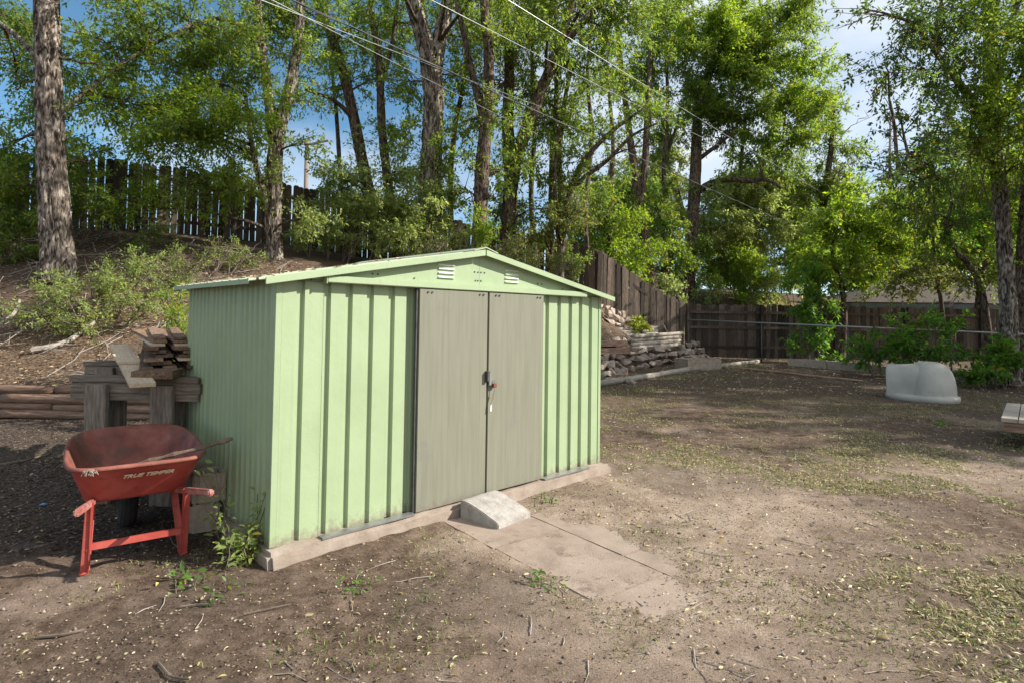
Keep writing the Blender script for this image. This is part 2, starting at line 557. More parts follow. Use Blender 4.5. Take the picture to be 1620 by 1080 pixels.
# ------------------------------------------------------------------ mesh helpers
class MB:
    def __init__(s):
        s.v, s.f = [], []

    def add(s, vs, fs):
        o = len(s.v)
        s.v += [tuple(map(float, p)) for p in vs]
        s.f += [tuple(i + o for i in f) for f in fs]
        return s

    def box(s, x0, x1, y0, y1, z0, z1):
        return s.add([(x0, y0, z0), (x1, y0, z0), (x1, y1, z0), (x0, y1, z0), (x0, y0, z1), (x1, y0, z1), (x1, y1, z1), (x0, y1, z1)],
                     [(0, 3, 2, 1), (4, 5, 6, 7), (0, 1, 5, 4), (1, 2, 6, 5), (2, 3, 7, 6), (3, 0, 4, 7)])

    def bar(s, a, b, w, h, up=(0, 0, 1)):
        """Rectangular bar from a to b, width w (sideways), height h (along up)."""
        a, b = np.array(a, float), np.array(b, float)
        d = b - a
        d /= np.linalg.norm(d)
        sd = np.cross(d, up)
        sd /= np.linalg.norm(sd)
        uu = np.cross(sd, d)
        vs = []
        for p in (a, b):
            for i, j in ((-1, -1), (1, -1), (1, 1), (-1, 1)):
                vs.append(p + sd * i * w / 2 + uu * j * h / 2)
        return s.add(vs, [(0, 1, 2, 3)[::-1], (4, 5, 6, 7), (0, 1, 5, 4), (1, 2, 6, 5), (2, 3, 7, 6), (3, 0, 4, 7)])

    def tube(s, pts, rad, n=8, cap=True, noise=None):
        pts = np.array(pts, float)
        k = len(pts)
        rad = np.broadcast_to(np.asarray(rad, float), (k,))
        tan = np.gradient(pts, axis=0)
        tan /= np.linalg.norm(tan, axis=1)[:, None] + 1e-12
        ref = np.array([0, 1., 0]) if abs(tan[0][1]) < .8 else np.array([1., 0, 0])
        o = len(s.v)
        ang = np.arange(n) * 2 * math.pi / n
        for i in range(k):
            a = np.cross(tan[i], ref)
            a /= np.linalg.norm(a)
            b = np.cross(tan[i], a)
            ref = -np.cross(tan[i], a) if False else ref
            rr = rad[i] * (np.ones(n) if noise is None else noise(ang, i))
            ring = pts[i] + (np.cos(ang) * rr)[:, None] * a + (np.sin(ang) * rr)[:, None] * b
            s.v += [tuple(p) for p in ring]
        for i in range(k - 1):
            for j in range(n):
                j2 = (j + 1) % n
                s.f.append((o + i * n + j, o + i * n + j2, o + (i + 1) * n + j2, o + (i + 1) * n + j))
        if cap:
            s.f.append(tuple(o + j for j in range(n))[::-1])
            s.f.append(tuple(o + (k - 1) * n + j for j in range(n)))
        return s

    def prism(s, poly, y0, y1, axis='y'):
        """Extrude a 2D polygon (x,z) along y (or (x,y) along z)."""
        n = len(poly)
        if axis == 'y':
            vs = [(p[0], y0, p[1]) for p in poly] + [(p[0], y1, p[1]) for p in poly]
        else:
            vs = [(p[0], p[1], y0) for p in poly] + [(p[0], p[1], y1) for p in poly]
        return s.add(vs, [tuple(range(n)), tuple(range(n, 2 * n))[::-1]] + [(i, i + n, (i + 1) % n + n, (i + 1) % n) for i in range(n)])

    def mesh(s, name, mat, smooth=False, bevel=0.):
        me = bpy.data.meshes.new(name)
        me.from_pydata(s.v, [], s.f)
        if bevel:
            bm = bmesh.new()
            bm.from_mesh(me)
            bmesh.ops.recalc_face_normals(bm, faces=bm.faces)
            bmesh.ops.bevel(bm, geom=[e for e in bm.edges if e.is_manifold and e.calc_face_angle(0) > .5], offset=bevel, segments=2, affect='EDGES', clamp_overlap=True)
            bm.to_mesh(me)
            bm.free()
        if mat:
            me.materials.append(mat)
        if smooth:
            me.polygons.foreach_set('use_smooth', [True] * len(me.polygons))
        me.validate()
        return me

    def build(s, name, mat, parent=None, smooth=False, bevel=0., loc=None):
        return link(name, s.mesh(name, mat, smooth, bevel), parent, loc)


def link(name, me, parent=None, loc=None):
    o = bpy.data.objects.new(name, me)
    COL.objects.link(o)
    if parent:
        o.parent = parent
    if loc is not None:
        o.location = loc
    return o


def tag(o, label, cat, group=None):
    o['label'] = label
    o['category'] = cat
    if group:
        o['group'] = group
    return o


def thing(name, label, cat, loc=(0, 0, 0), rz=0., group=None):
    o = bpy.data.objects.new(name, None)
    COL.objects.link(o)
    o.empty_display_size = .2
    o.location = loc
    o.rotation_euler = (0, 0, rz)
    return tag(o, label, cat, group)


def struct(o):
    o['kind'] = 'structure'
    return o


def stuff(o):
    o['kind'] = 'stuff'
    return o


def catmull(P, step=.25):
    P = np.array(P, float)
    out = []
    n = len(P)
    for i in range(n - 1):
        p0, p1, p2, p3 = P[max(i - 1, 0)], P[i], P[i + 1], P[min(i + 2, n - 1)]
        k = max(2, int(np.linalg.norm((p2 - p1)[:3]) / step))
        for t in np.arange(k) / k:
            out.append(.5 * (2 * p1 + (p2 - p0) * t + (2 * p0 - 5 * p1 + 4 * p2 - p3) * t * t + (3 * p1 - p0 - 3 * p2 + p3) * t ** 3))
    out.append(P[-1])
    return np.array(out)


def quads_mesh(name, V, n_per, faces, mat, tint=None):
    """Many alike flat pieces in one mesh: V is (k, n_per, 3); faces are index tuples of equal length."""
    k = len(V)
    me = bpy.data.meshes.new(name)
    me.vertices.add(k * n_per)
    me.vertices.foreach_set('co', np.ascontiguousarray(V, dtype=np.float32).ravel())
    fs = np.array(faces)
    nf, nv = fs.shape
    idx = (np.arange(k)[:, None, None] * n_per + fs[None]).reshape(-1)
    me.loops.add(len(idx))
    me.loops.foreach_set('vertex_index', idx.astype(np.int32))
    me.polygons.add(k * nf)
    me.polygons.foreach_set('loop_start', (np.arange(k * nf) * nv).astype(np.int32))
    me.polygons.foreach_set('loop_total', np.full(k * nf, nv, np.int32))
    if tint is not None:
        a = me.color_attributes.new('tint', 'FLOAT_COLOR', 'POINT')
        c = np.ones((k, n_per, 4), np.float32)
        c[:, :, :3] = tint[:, None, :]
        a.data.foreach_set('color', c.ravel())
    me.materials.append(mat)
    me.update()
    return me


def unit(v):
    return v / (np.linalg.norm(v, axis=-1, keepdims=True) + 1e-12)


def leaf_verts(P, D, Nn, L, W, fold=.12, nice=False):
    D = unit(D)
    S = unit(np.cross(D, Nn))
    U = np.cross(S, D)
    L, W = L[:, None], W[:, None]
    if not nice:
        return np.stack([P, P + D * L * .42 + S * W * .5 + U * W * fold, P + D * L, P + D * L * .42 - S * W * .5 + U * W * fold], 1), [(0, 1, 2, 3)]
    return np.stack([P, P + D * L * .28 + S * W * .42 + U * W * fold, P + D * L * .62 + S * W * .40 + U * W * fold, P + D * L - U * L * .12,
                     P + D * L * .62 - S * W * .40 + U * W * fold, P + D * L * .28 - S * W * .42 + U * W * fold, P + D * L * .5], 1), \
        [(0, 1, 6, 5), (1, 2, 3, 6), (6, 3, 4, 5)]


def tints(rng, n, base, var=.35, yellow=.06, pale=.0):
    """Leaf colours: base green scaled leaf by leaf, a few turning yellow."""
    base = np.array(base)
    c = base[None] * (1 + var * rng.normal(size=(n, 1)).clip(-1.6, 1.6) * .6)
    w = rng.random((n, 1)) * .5
    c = c * (1 - w) + c * np.array([1.35, 1.1, .8]) * w
    y = rng.random(n) < yellow
    c[y] = np.array([.30, .25, .05]) * (.6 + .6 * rng.random((y.sum(), 1)))
    if pale:
        q = rng.random(n) < pale
        c[q] = c[q] * .5 + np.array([.16, .22, .10]) * .6
    return c.clip(.008, .8)


# ------------------------------------------------------------------ ground
def axis_steps(a, b, f):
    o = [a]
    while o[-1] < b:
        o.append(o[-1] + f(o[-1]))
    return o


def ground():
    px_ = axis_steps(-3.6, 8.5, lambda x: .042 if x < 3.5 else .065)
    lo = [-3.6]
    while lo[-1] > -260:
        lo.append(lo[-1] - (.06 if lo[-1] > -10 else .25 * 1.12 ** (len(lo) * .22) if lo[-1] > -30 else 20))
    hi = [px_[-1]]
    while hi[-1] < 260:
        hi.append(hi[-1] + (.12 if hi[-1] < 16 else .6 if hi[-1] < 30 else 20))
    X = np.array(lo[::-1][:-1] + px_ + hi[1:])
    lo = [1.4]
    while lo[-1] > -120:
        lo.append(lo[-1] - (.2 if lo[-1] > -3 else 12))
    Y = axis_steps(1.4, 320, lambda y: .032 if y < 4 else .045 if y < 8.6 else .09 if y < 20 else .4 if y < 32 else 16)
    Y = np.array(lo[::-1][:-1] + Y)
    gx, gy = np.meshgrid(X, Y)
    z = H(gx, gy)
    z = z + (fbm(gx * 14, gy * 14, 7.7, 3) - .5) * .032 * (1 - .85 * path_mask(gx, gy))
    nx, ny = len(X), len(Y)
    me = bpy.data.meshes.new('ground')
    co = np.stack([gx, gy, z], -1).astype(np.float32)
    me.vertices.add(nx * ny)
    me.vertices.foreach_set('co', co.ravel())
    i = (np.arange(ny - 1)[:, None] * nx + np.arange(nx - 1)[None]).ravel()
    q = np.stack([i, i + 1, i + nx + 1, i + nx], 1).astype(np.int32)
    me.loops.add(q.size)
    me.loops.foreach_set('vertex_index', q.ravel())
    me.polygons.add(len(q))
    me.polygons.foreach_set('loop_start', (np.arange(len(q)) * 4).astype(np.int32))
    me.polygons.foreach_set('loop_total', np.full(len(q), 4, np.int32))
    me.polygons.foreach_set('use_smooth', np.ones(len(q), bool))
    zone = np.zeros((ny, nx, 4), np.float32)
    n1 = fbm(gx * 1.3, gy * 1.3, 9.1)
    toe = np.interp(gx, TOE_X, TOE_Y)
    hillm = sstep(-.3, .2, gy - toe)
    # pale trodden earth: along the path and across the middle of the yard, and round the bench
    d1 = np.hypot((gx - 1.6) / 1.5, (gy - 4.6) / 1.7)
    d2 = np.hypot((gx - 5.5) / 2.6, (gy - 5.6) / .9)
    d3 = np.hypot((gx - .9) / 1.2, (gy - 2.9) / 1.3)
    dust = np.maximum.reduce([sstep(1.25, .35, d1 + (n1 - .5) * 1.3), sstep(1.3, .5, d2 + (n1 - .5) * 1.4) * .8, sstep(1.2, .4, d3 + (n1 - .5)) * .75, path_mask(gx, gy), path_near(gx, gy) * .9])
    dust = np.maximum(dust, sstep(.56, .72, n1) * .45)
    zone[..., 0] = dust * (1 - hillm)
    zone[..., 1] = hillm * (.55 + .45 * sstep(.35, .6, n1)) + .25 * sstep(9, 13, gy) * (1 - hillm)
    mul = sstep(-1.0, -1.9, gx + (n1 - .5) * .6) * sstep(3.35, 3.7, gy + (n1 - .5) * .3) * (1 - hillm)  # mulch left of the shed; part of its darkness is shade put into colour
    dark = sstep(.5, .3, n1) * .5 * (1 - hillm)
    zone[..., 2] = np.maximum.reduce([mul * .95, dark, sstep(10, 13, gy) * .45 * (1 - hillm), hillm * sstep(.5, .35, n1) * .55, hillm * sstep(10, 11.5, gy) * .5])  # upper slope darkened through the mulch colour to stand in for tree shade
    zone[..., 3] = 1
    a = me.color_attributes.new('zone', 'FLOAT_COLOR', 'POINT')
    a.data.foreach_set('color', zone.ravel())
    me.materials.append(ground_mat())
    me.update()
    struct(link('ground', me))


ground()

# ------------------------------------------------------------------ shed
SH_O, SH_A = (-1.385, 3.419, .085), math.atan2(.6937, .7203)


def shed_pt(t, b, z):
    return (SH_O[0] + .7203 * t - .6937 * b, SH_O[1] + .6937 * t + .7203 * b, SH_O[2] + z)


def rough_box(name, x0, x1, y0, y1, z0, z1, mat, res=.06, amp=.012, parent=None, rot=0., loc=None, rnd_edge=.02, seed=0.):
    """Box with worn, uneven edges."""
    bm = bmesh.new()
    bmesh.ops.create_cube(bm, size=1)
    for v in bm.verts:
        v.co = Vector(((x0 if v.co.x < 0 else x1), (y0 if v.co.y < 0 else y1), (z0 if v.co.z < 0 else z1)))
    bmesh.ops.bevel(bm, geom=bm.edges[:], offset=rnd_edge, segments=2, affect='EDGES')
    for ax, n in ((0, (x1 - x0) / res), (1, (y1 - y0) / res)):
        a, b = (x0, x1) if ax == 0 else (y0, y1)
        for k in range(1, int(n)):
            no = Vector((1, 0, 0)) if ax == 0 else Vector((0, 1, 0))
            bmesh.ops.bisect_plane(bm, geom=bm.verts[:] + bm.edges[:] + bm.faces[:], plane_co=no * (a + (b - a) * k / int(n)), plane_no=no)
    P = np.array([v.co[:] for v in bm.verts])
    d = np.stack([fbm(P[:, 0] * 6 + seed, P[:, 1] * 6, P[:, 2] * 6 + k * 9.) - .5 for k in range(3)], 1) * 2 * amp
    for v, q in zip(bm.verts, d):
        v.co += Vector(q)
    me = bpy.data.meshes.new(name)
    bm.to_mesh(me)
    bm.free()
    me.materials.append(mat)
    me.polygons.foreach_set('use_smooth', [True] * len(me.polygons))
    me.set_sharp_from_angle(angle=R(33))
    o = link(name, me, parent, loc)
    o.rotation_euler = (0, 0, rot)
    return o


slab = struct(rough_box('concrete_slab', -.04, 3.17, -.10, 1.84, -.16, -.003, M['concrete'], .07, .016, None, SH_A, SH_O, .025))
shed = thing('garden_shed', 'pale green metal garden shed with a low gable roof and two grey sliding doors', 'shed', SH_O, SH_A)
W, EV, AP, DP = 3.1, 1.57, 1.86, 1.74


def sheet(name, xs, depth, z0, z1, th=.006, mat='green', parent=shed, groove=.036, slope=.008, top=None, ends=None, w0=0.):
    """Pressed sheet in the x-z plane, face at y=0, vertical grooves centred on xs reaching back by depth."""
    a, b = ends
    pr = [(a, 0)]
    for x in xs:
        pr += [(x - groove / 2 - slope, 0), (x - groove / 2, depth), (x + groove / 2, depth), (x + groove / 2 + slope, 0)]
    pr.append((b, 0))
    m = MB()
    tz = (lambda x: z1) if top is None else top
    n = len(pr)
    vs = []
    for off in (0, th):
        vs += [(x, y + off, z0) for x, y in pr] + [(x, y + off, tz(x)) for x, y in pr]
    fs = []
    for i in range(n - 1):
        fs.append((i, i + 1, n + i + 1, n + i))
        fs.append((2 * n + i + 1, 2 * n + i, 3 * n + i, 3 * n + i + 1))
        fs.append((n + i, n + i + 1, 3 * n + i + 1, 3 * n + i))
        fs.append((i + 1, i, 2 * n + i, 2 * n + i + 1))
    fs += [(0, n, 3 * n, 2 * n), (n - 1, 2 * n + n - 1, 3 * n + n - 1, n + n - 1)]
    m.add(vs, fs)
    return m.build(name, M[mat], parent)


# front sheets, either side of the doors
sheet('wall_panel', [.148], .022, 0, EV, ends=(.036, .296))
sheet('wall_panel', [.318, .468, .622, .786, .93], .022, 0, EV, ends=(.2985, 1.25))
sheet('wall_panel', [2.2, 2.346, 2.502], .022, 0, EV, ends=(2.05, 2.636))
sheet('wall_panel', [2.655, 2.80, 2.947], .022, 0, EV, ends=(2.639, 3.064))
for x0, x1 in ((-.006, .034), (3.066, 3.106)):
    MB().prism([(x0, -.006), (x1, -.006), (x1, .012), (x0, .012)], 0, EV, 'z').build('corner_post', M['green'], shed, bevel=.003)
# closed inside behind the doors
MB().box(1.2, 2.06, .03, .036, 0, EV).build('inner_panel', M['green'], shed)


def side_sheets(x, sgn):
    k = 0
    for b0, b1 in ((.016, .60), (.602, 1.17), (1.172, DP)):
        xs = list(np.arange(b0 + .05, b1 - .02, .088))
        o = sheet('side_panel', [q - b0 for q in xs], .016, 0, EV, ends=(0, b1 - b0), groove=.03, slope=.012)
        o.rotation_euler = (0, 0, -math.pi / 2 if sgn < 0 else math.pi / 2)
        o.location = (x, b1 if sgn < 0 else b0, 0)
        k += 1


side_sheets(.0, -1)
side_sheets(W, 1)
o = sheet('back_panel', list(np.arange(.15, 3.0, .16)), .018, 0, EV, ends=(0, W))
o.rotation_euler = (0, 0, math.pi)
o.location = (W, DP, 0)


def roof_z(t):
    return AP - abs(t - 1.55) * (AP - 1.545) / 1.70


# gables
for a, b in ((.0, 1.549), (1.551, 3.1)):
    pts = [(a, EV + .002), (b, EV + .002), (b, roof_z(b) - .016)]
    pts.append((a, roof_z(a) - .016)) if abs(roof_z(a) - .016 - EV) > .01 else None
    g = MB().prism(pts, -.022, -.016).build('gable_panel', M['green'], shed)
    x0 = 1.155 if a == 0 else 1.82
    for k in range(4):
        zz = 1.742 - k * .031
        MB().add([(x0, -.0225, zz), (x0 + .145, -.0225, zz), (x0 + .145, -.037, zz - .011), (x0, -.037, zz - .011), (x0 + .145, -.0225, zz - .014), (x0, -.0225, zz - .014)],
                 [(0, 3, 2, 1), (2, 3, 5, 4), (1, 2, 4), (0, 5, 3)]).build('vent_louver', M['white_trim'], g)
MB().prism([(.0, EV + .002), (3.1, EV + .002), (3.1, roof_z(3.1) - .016), (1.55, roof_z(1.55) - .016), (0, roof_z(0) - .016)], DP + .002, DP + .006).build('back_gable', M['green'], shed)
# sliding-door rail
rail = MB().prism([(.282, 1.555), (.282, 1.598), (2.806, 1.598), (2.806, 1.552)], -.075, -.023).build('door_rail', M['green'], shed, bevel=.004)
MB().prism([(.276, 1.548), (.276, 1.602), (.281, 1.602), (.281, 1.548)], -.077, -.0225).build('rail_end_cap', M['green'], shed)
# doors
doors = []
for a, b, dz in ((.972, 1.606, 0.), (1.621, 2.238, .006)):
    d = MB().box(a, b, -.062, -.034, .006 + dz, 1.549).build('sliding_door', M['door'], shed, bevel=.003)
    doors.append(d)
    for fx in (.14, .90):
        for dd in (-.018, .018):
            t = a + (b - a) * fx + dd
            MB().tube([(t, -.0622, 1.527), (t, -.07, 1.527)], .007, 8).build('bolt', M['dark_steel'], d)
MB().box(.955, .968, -.05, -.03, .002, 1.55).build('door_jamb', M['dark_steel'], shed)
hasp = MB().box(1.585, 1.612, -.094, -.0625, .868, .948).build('hasp', M['dark_steel'], doors[0], bevel=.003)
MB().box(1.616, 1.646, -.08, -.0625, .835, .925).build('staple', M['steel'], doors[1], bevel=.003)
MB().box(.285, .952, -.085, -.024, .001, .012).build('door_track', M['steel'], shed)
MB().box(2.255, 2.86, -.085, -.024, .001, .012).build('door_track', M['steel'], shed)
# roof: two ribbed slopes, cap, trims
YF, YB = -.085, DP + .03
for s in (-1, 1):
    ang = math.atan((AP - 1.545) / 1.70)
    m = MB()
    ys = list(np.arange(YF, YB + .001, (YB - YF) / 12))
    prof = []
    for i in range(12):
        y0, y1 = ys[i], ys[i + 1]
        prof += [(y0, 0), (y1 - .05, 0), (y1 - .04, .014), (y1 - .01, .014)]
    prof.append((YB, 0))
    L_ = 1.645
    vs, fs = [], []
    n = len(prof)
    for off in (0, -.005):
        for t in (0.004, L_):
            vs += [(1.55 + s * t, y, AP - t * math.tan(ang) + h + off) for y, h in prof]
    for i in range(n - 1):
        fs += [(i, i + 1, n + i + 1, n + i), (2 * n + i, 3 * n + i, 3 * n + i + 1, 2 * n + i + 1), (n + i, n + i + 1, 3 * n + i + 1, 3 * n + i)]
    fs += [(0, n, 3 * n, 2 * n), (n - 1, 3 * n - 1, 4 * n - 1, 2 * n - 1)]
    m.add(vs, fs).build('roof_slope', M['roof'], shed)
    fa = [(1.55 + s * .004, AP + .010), (1.55 + s * 1.650, AP + .010 - 1.646 * math.tan(ang)), (1.55 + s * 1.650, AP - .032 - 1.646 * math.tan(ang)), (1.55 + s * .004, AP - .036)]
    MB().prism(fa, YF - .012, YF - .002).build('roof_trim', M['green'], shed, bevel=.002)
    MB().bar((1.55 + s * 1.651, YF + .25, 1.549), (1.55 + s * 1.651, YB, 1.549), .006, .03).build('eave_trim', M['green'], shed)
cap = MB().prism([(1.43, AP - .012), (1.55, AP + .022), (1.67, AP - .012), (1.67, AP - .004), (1.55, AP + .030), (1.43, AP - .004)], YF - .016, YB).build('ridge_cap', M['roof'], shed)
for t, z in ((1.50, 1.70), (1.535, 1.70), (1.565, 1.70), (1.60, 1.70), (1.51, 1.635), (1.535, 1.635), (1.565, 1.635), (.62, 1.63), (.66, 1.63), (2.2, 1.645), (2.25, 1.645), (.2, 1.6), (.95, 1.62), (2.52, 1.615)):
    z = min(z, roof_z(t) - .04)
    MB().tube([(t, -.022, z), (t, -.027, z)], .006, 8).build('screw', M['dark_steel'], shed)

# padlock with keys hanging from the hasp
pl = thing('padlock', 'rusty padlock with keys hanging from the shed door hasp', 'padlock', shed_pt(1.652, -.085, .80), SH_A)
MB().box(-.004, .032, -.012, .012, .02, .05).build('lock_body', M['rust'], pl, bevel=.003)
MB().tube(catmull([(-.002, 0, .048), (-.002, 0, .068), (.008, 0, .078), (.02, 0, .068), (.02, 0, .05)], .01), .004, 6).build('shackle', M['steel'], pl)
MB().tube([(.012, -.002, .02), (.012, -.004, .0), (.006, -.004, -.03)], .003, 5).build('key_ring', M['steel'], pl)
MB().bar((.008, -.004, -.03), (-.012, -.004, -.085), .012, .003, (0, 1, 0)).build('key', M['brass'], pl)
MB().bar((-.012, -.004, -.088), (-.022, -.004, -.11), .008, .004, (0, 1, 0)).build('chain', M['steel'], pl)
MB().bar((-.02, -.004, -.112), (-.024, -.004, -.16), .012, .004, (0, 1, 0)).build('key_tag', M['yellow'], pl)

# wedge ramp at the door and the path slabs
rp = MB()
poly = [(0, -.06), (0, .108), (.04, .112)] + [(.04 + .33 * k / 8, .112 - .088 * (k / 8) ** 1.35) for k in range(1, 9)]
poly += [(.37, -.06)]
bm_ = rp.prism(poly, -.18, .18)
ramp = bm_.build('concrete_wedge', M['ramp_conc'], None, bevel=.006)
ramp.location = shed_pt(1.50, -.098, -.075)
ramp.rotation_euler = (0, 0, SH_A - math.pi / 2 + .10)
tag(ramp, 'pale concrete wedge ramp leaning on the slab below the shed doors', 'ramp')

path = struct(thing('path', '', 'path'))
del path['label'], path['category']
ax_, nx_ = np.array([.62, -.785]), np.array([.785, .62])


def path_slab(s0, s1, t0, t1, dz, seed):
    c = np.array([.358, 4.054])
    o = rough_box('path_slab', s0, s1, t0, t1, -.10, 0, M['path'], .05, .003, path, math.atan2(ax_[1], ax_[0]), (c[0], c[1], -.003 + dz), .004, seed)
    return o


path_slab(-.72, -.003, -.58, -.003, .001, 1)
path_slab(.003, .862, -.57, -.003, 0, 2)
path_slab(.869, 1.18, -.57, -.003, -.002, 3)
path_slab(-.34, .55, .004, .40, -.001, 4)
path_slab(.557, 1.02, .004, .38, -.003, 5)

# ------------------------------------------------------------------ wheelbarrow
WB = thing('wheelbarrow', 'red wheelbarrow with a deep rusty tray parked beside the shed', 'wheelbarrow', (-2.237, 3.52, h1(-2.237, 3.52)), math.atan2(.6, .8))


def tray_ring(lv):
    """lv 0 bottom .. 1 rim; rounded rectangle, longer and rounder at the nose (+y)."""
    y0 = -.13 + lv * -.20
    y1 = .40 + lv * .34
    hw_r = .265 + .075 * lv
    hw_f = .19 + .13 * lv
    pts = []
    for k in range(48):
        a = 2 * math.pi * k / 48
        c, s_ = math.cos(a), math.sin(a)
        ex = .34 if s_ < 0 else .60
        u = math.copysign(abs(c) ** ex, c)
        v = math.copysign(abs(s_) ** ex, s_)
        y = (y0 + y1) / 2 + v * (y1 - y0) / 2
        g = (y - y0) / (y1 - y0)
        x = u * (hw_r + (hw_f - hw_r) * g)
        z = .375 - .05 * g + lv * (.225 + .085 * g)
        pts.append((x, y, z))
    return pts


def tray_mesh():
    m = MB()
    lv = [0, .04, .12, .3, .5, .7, .88, 1.0]
    rings = [tray_ring(q) for q in lv]
    lip = tray_ring(1.0)
    cx = np.array([0, .2])
    extra = []
    for dr, dz in ((.008, .004), (.014, 0), (.016, -.008), (.010, -.012)):
        extra.append([(x + (x - 0) / max(.05, math.hypot(x, y - .2)) * dr, y + (y - .2) / max(.05, math.hypot(x, y - .2)) * dr, z + dz) for x, y, z in lip])
    rings += extra
    n = 48
    vs = [p for r in rings for p in r]
    fs = [tuple(range(n))[::-1]]
    for i in range(len(rings) - 1):
        for j in range(n):
            fs.append((i * n + j, i * n + (j + 1) % n, (i + 1) * n + (j + 1) % n, (i + 1) * n + j))
    m.add(vs, fs)
    return m


tray = tray_mesh().build('tray', M['red'], WB, smooth=True)
tray.data.materials.append(M['tray_in'])
sol = tray.modifiers.new('thickness', 'SOLIDIFY')
sol.thickness = .005
sol.offset = -1
sol.material_offset = 1
sol.material_offset_rim = 0
# lettering on the rear panel
fc = bpy.data.curves.new('lettering', 'FONT')
fc.body = 'TRUE TEMPER'
fc.size = .040
fc.shear = .45
fc.extrude = .0012
fc.offset = .0012
fc.align_x = 'CENTER'
fo = bpy.data.objects.new('lettering', fc)
COL.objects.link(fo)
dg = bpy.context.evaluated_depsgraph_get()
lm = bpy.data.meshes.new_from_object(fo.evaluated_get(dg))
bpy.data.objects.remove(fo)
lm.materials.clear()
lm.materials.append(M['letter'])
lo_ = link('lettering', lm, tray)
# rear panel runs from (y -.13, z .375) to (y -.33, z .60): lean angle
lean = math.atan2(.225, -.20)
lo_.matrix_local = Matrix.Translation((.035, -.272, .518)) @ Matrix.Rotation(math.atan2(.225, .20) * 0 + R(90 + 41), 4, 'X')
HB = []
for s in (-1, 1):
    HB.append(MB().bar((s * .287, -.71, .487), (s * .17, .18, .315), .030, .034).bar((s * .17, .18, .315), (s * .085, .74, .19), .034, .04).build('handle', M['handle'], WB, bevel=.007))
    leg = MB()
    x = s * .24
    leg.bar((x - s * .012, -.30, .42), (x, -.17, .004), .038, .012, (0, 1, .3)).bar((x - s * .018, -.30, .42), (x - s * .018, -.17, .004), .006, .03, (0, 1, .3))
    leg.bar((x - s * .03, .08, .33), (x - s * .004, -.155, .004), .038, .012, (0, 1, .3)).bar((x - s * .046, .08, .33), (x - s * .022, -.155, .004), .006, .03, (0, 1, .3))
    leg.box(min(x - .022, x + .022), max(x - .022, x + .022), -.185, -.145, 0, .012)
    leg.build('leg', M['red'], WB, bevel=.002)
MB().bar((-.235, -.222, .155), (.235, -.222, .155), .006, .034).bar((-.235, -.212, .170), (.235, -.212, .170), .022, .005).build('crossbar', M['red'], WB, bevel=.0015)
MB().bar((-.2, .12, .325), (.2, .12, .325), .05, .03).build('tray_rest', M['red'], WB)
for s in (-1, 1):
    MB().bar((s * .06, .62, .2), (s * .06, .62, .2 + .001), .02, .02).build('axle_bracket', M['dark_steel'], WB)
ty = MB()
for k in range(33):
    pass
tor = bmesh.new()
rings, seg = 36, 12
vs_ = []
for i in range(rings):
    a = 2 * math.pi * i / rings
    for j in range(seg):
        b = 2 * math.pi * j / seg
        rr = .145 + .045 * math.cos(b) * (1 + (.05 if (i % 2 and abs(b) < .8) else 0))
        vs_.append(tor.verts.new((.05 * math.sin(b) * 1.05, rr * math.cos(a), rr * math.sin(a))))
for i in range(rings):
    for j in range(seg):
        tor.faces.new((vs_[i * seg + j], vs_[((i + 1) % rings) * seg + j], vs_[((i + 1) % rings) * seg + (j + 1) % seg], vs_[i * seg + (j + 1) % seg]))
tm = bpy.data.meshes.new('tyre')
tor.to_mesh(tm)
tor.free()
tm.materials.append(M['rubber'])
wheel = MB().tube([(-.075, 0, 0), (.075, 0, 0)], .014, 10).build('wheel', M['dark_steel'], WB, loc=(0, .56, .192))
link('tyre', tm, wheel)
MB().tube([(-.03, 0, 0), (.03, 0, 0)], .108, 24).build('rim', M['red'], wheel, smooth=False)

# stick lying across the tray, with a wisp of dry grass tied on the rim
o = MB().tube(catmull([(-.2, -.22, .535), (-.02, -.255, .583), (.16, -.285, .622), (.33, -.315, .655), (.46, -.335, .69)], .03), [.012 + .004 * math.sin(k * 1.7) for k in range(len(catmull([(-.2, -.22, .535), (-.02, -.255, .583), (.16, -.285, .622), (.33, -.315, .655), (.46, -.335, .69)], .03)))], 7).build('broken_stick', M['stick'])
o.matrix_world = WB.matrix_basis.copy()
tag(o, 'broken weathered stick lying over the right rim of the red wheelbarrow', 'stick')


def place_in(o, base):
    o.matrix_world = Matrix.Translation(base.location) @ Matrix.Rotation(base.rotation_euler[2], 4, 'Z')


place_in(o, WB)
m = MB()
rg = random.Random(3)
for k in range(16):
    a = rg.uniform(-2.6, -.5)
    p = np.array((-.235 + rg.uniform(-.02, .02), -.345, .602))
    q = p + np.array((math.cos(a) * .045, -.012 + rg.uniform(-.02, .012), math.sin(a) * .05 + .02))
    m.tube([p, (p + q) / 2 + np.array((0, -.008, .01)), q], .0018, 4)
wisp = m.build('grass_wisp', M['dead'])
place_in(wisp, WB)
tag(wisp, 'wisp of dry grass caught on the left rim of the red wheelbarrow', 'dry grass')

# ------------------------------------------------------------------ cinder blocks


def block_mesh():
    m = MB()
    a, b, c, t = .10, .20, .095, .03
    m.box(-a, -a + t, -b, b, -c, c).box(a - t, a, -b, b, -c, c)
    for y in (-b, -t / 2, b - t):
        m.box(-a + t + .0005, a - t - .0005, y, y + t, -c, c - .0006)
    return m.mesh('cinder_block', M['block'], bevel=.009)


bme = block_mesh()
bx, by = -2.105, 4.05
g0 = h1(bx, by)
for k, (lab, rz, dx) in enumerate((('lower of two stacked hollow concrete blocks beside the wheelbarrow', .47, 0), ('upper hollow concrete block with its open cells up beside the wheelbarrow', .60, .012))):
    o = link('concrete_block', bme if k else bme, None, (bx + dx, by, g0 + .095 + k * .193))
    o.rotation_euler = (0, 0, rz)
    tag(o, lab, 'concrete block', 'concrete blocks stacked by the shed')

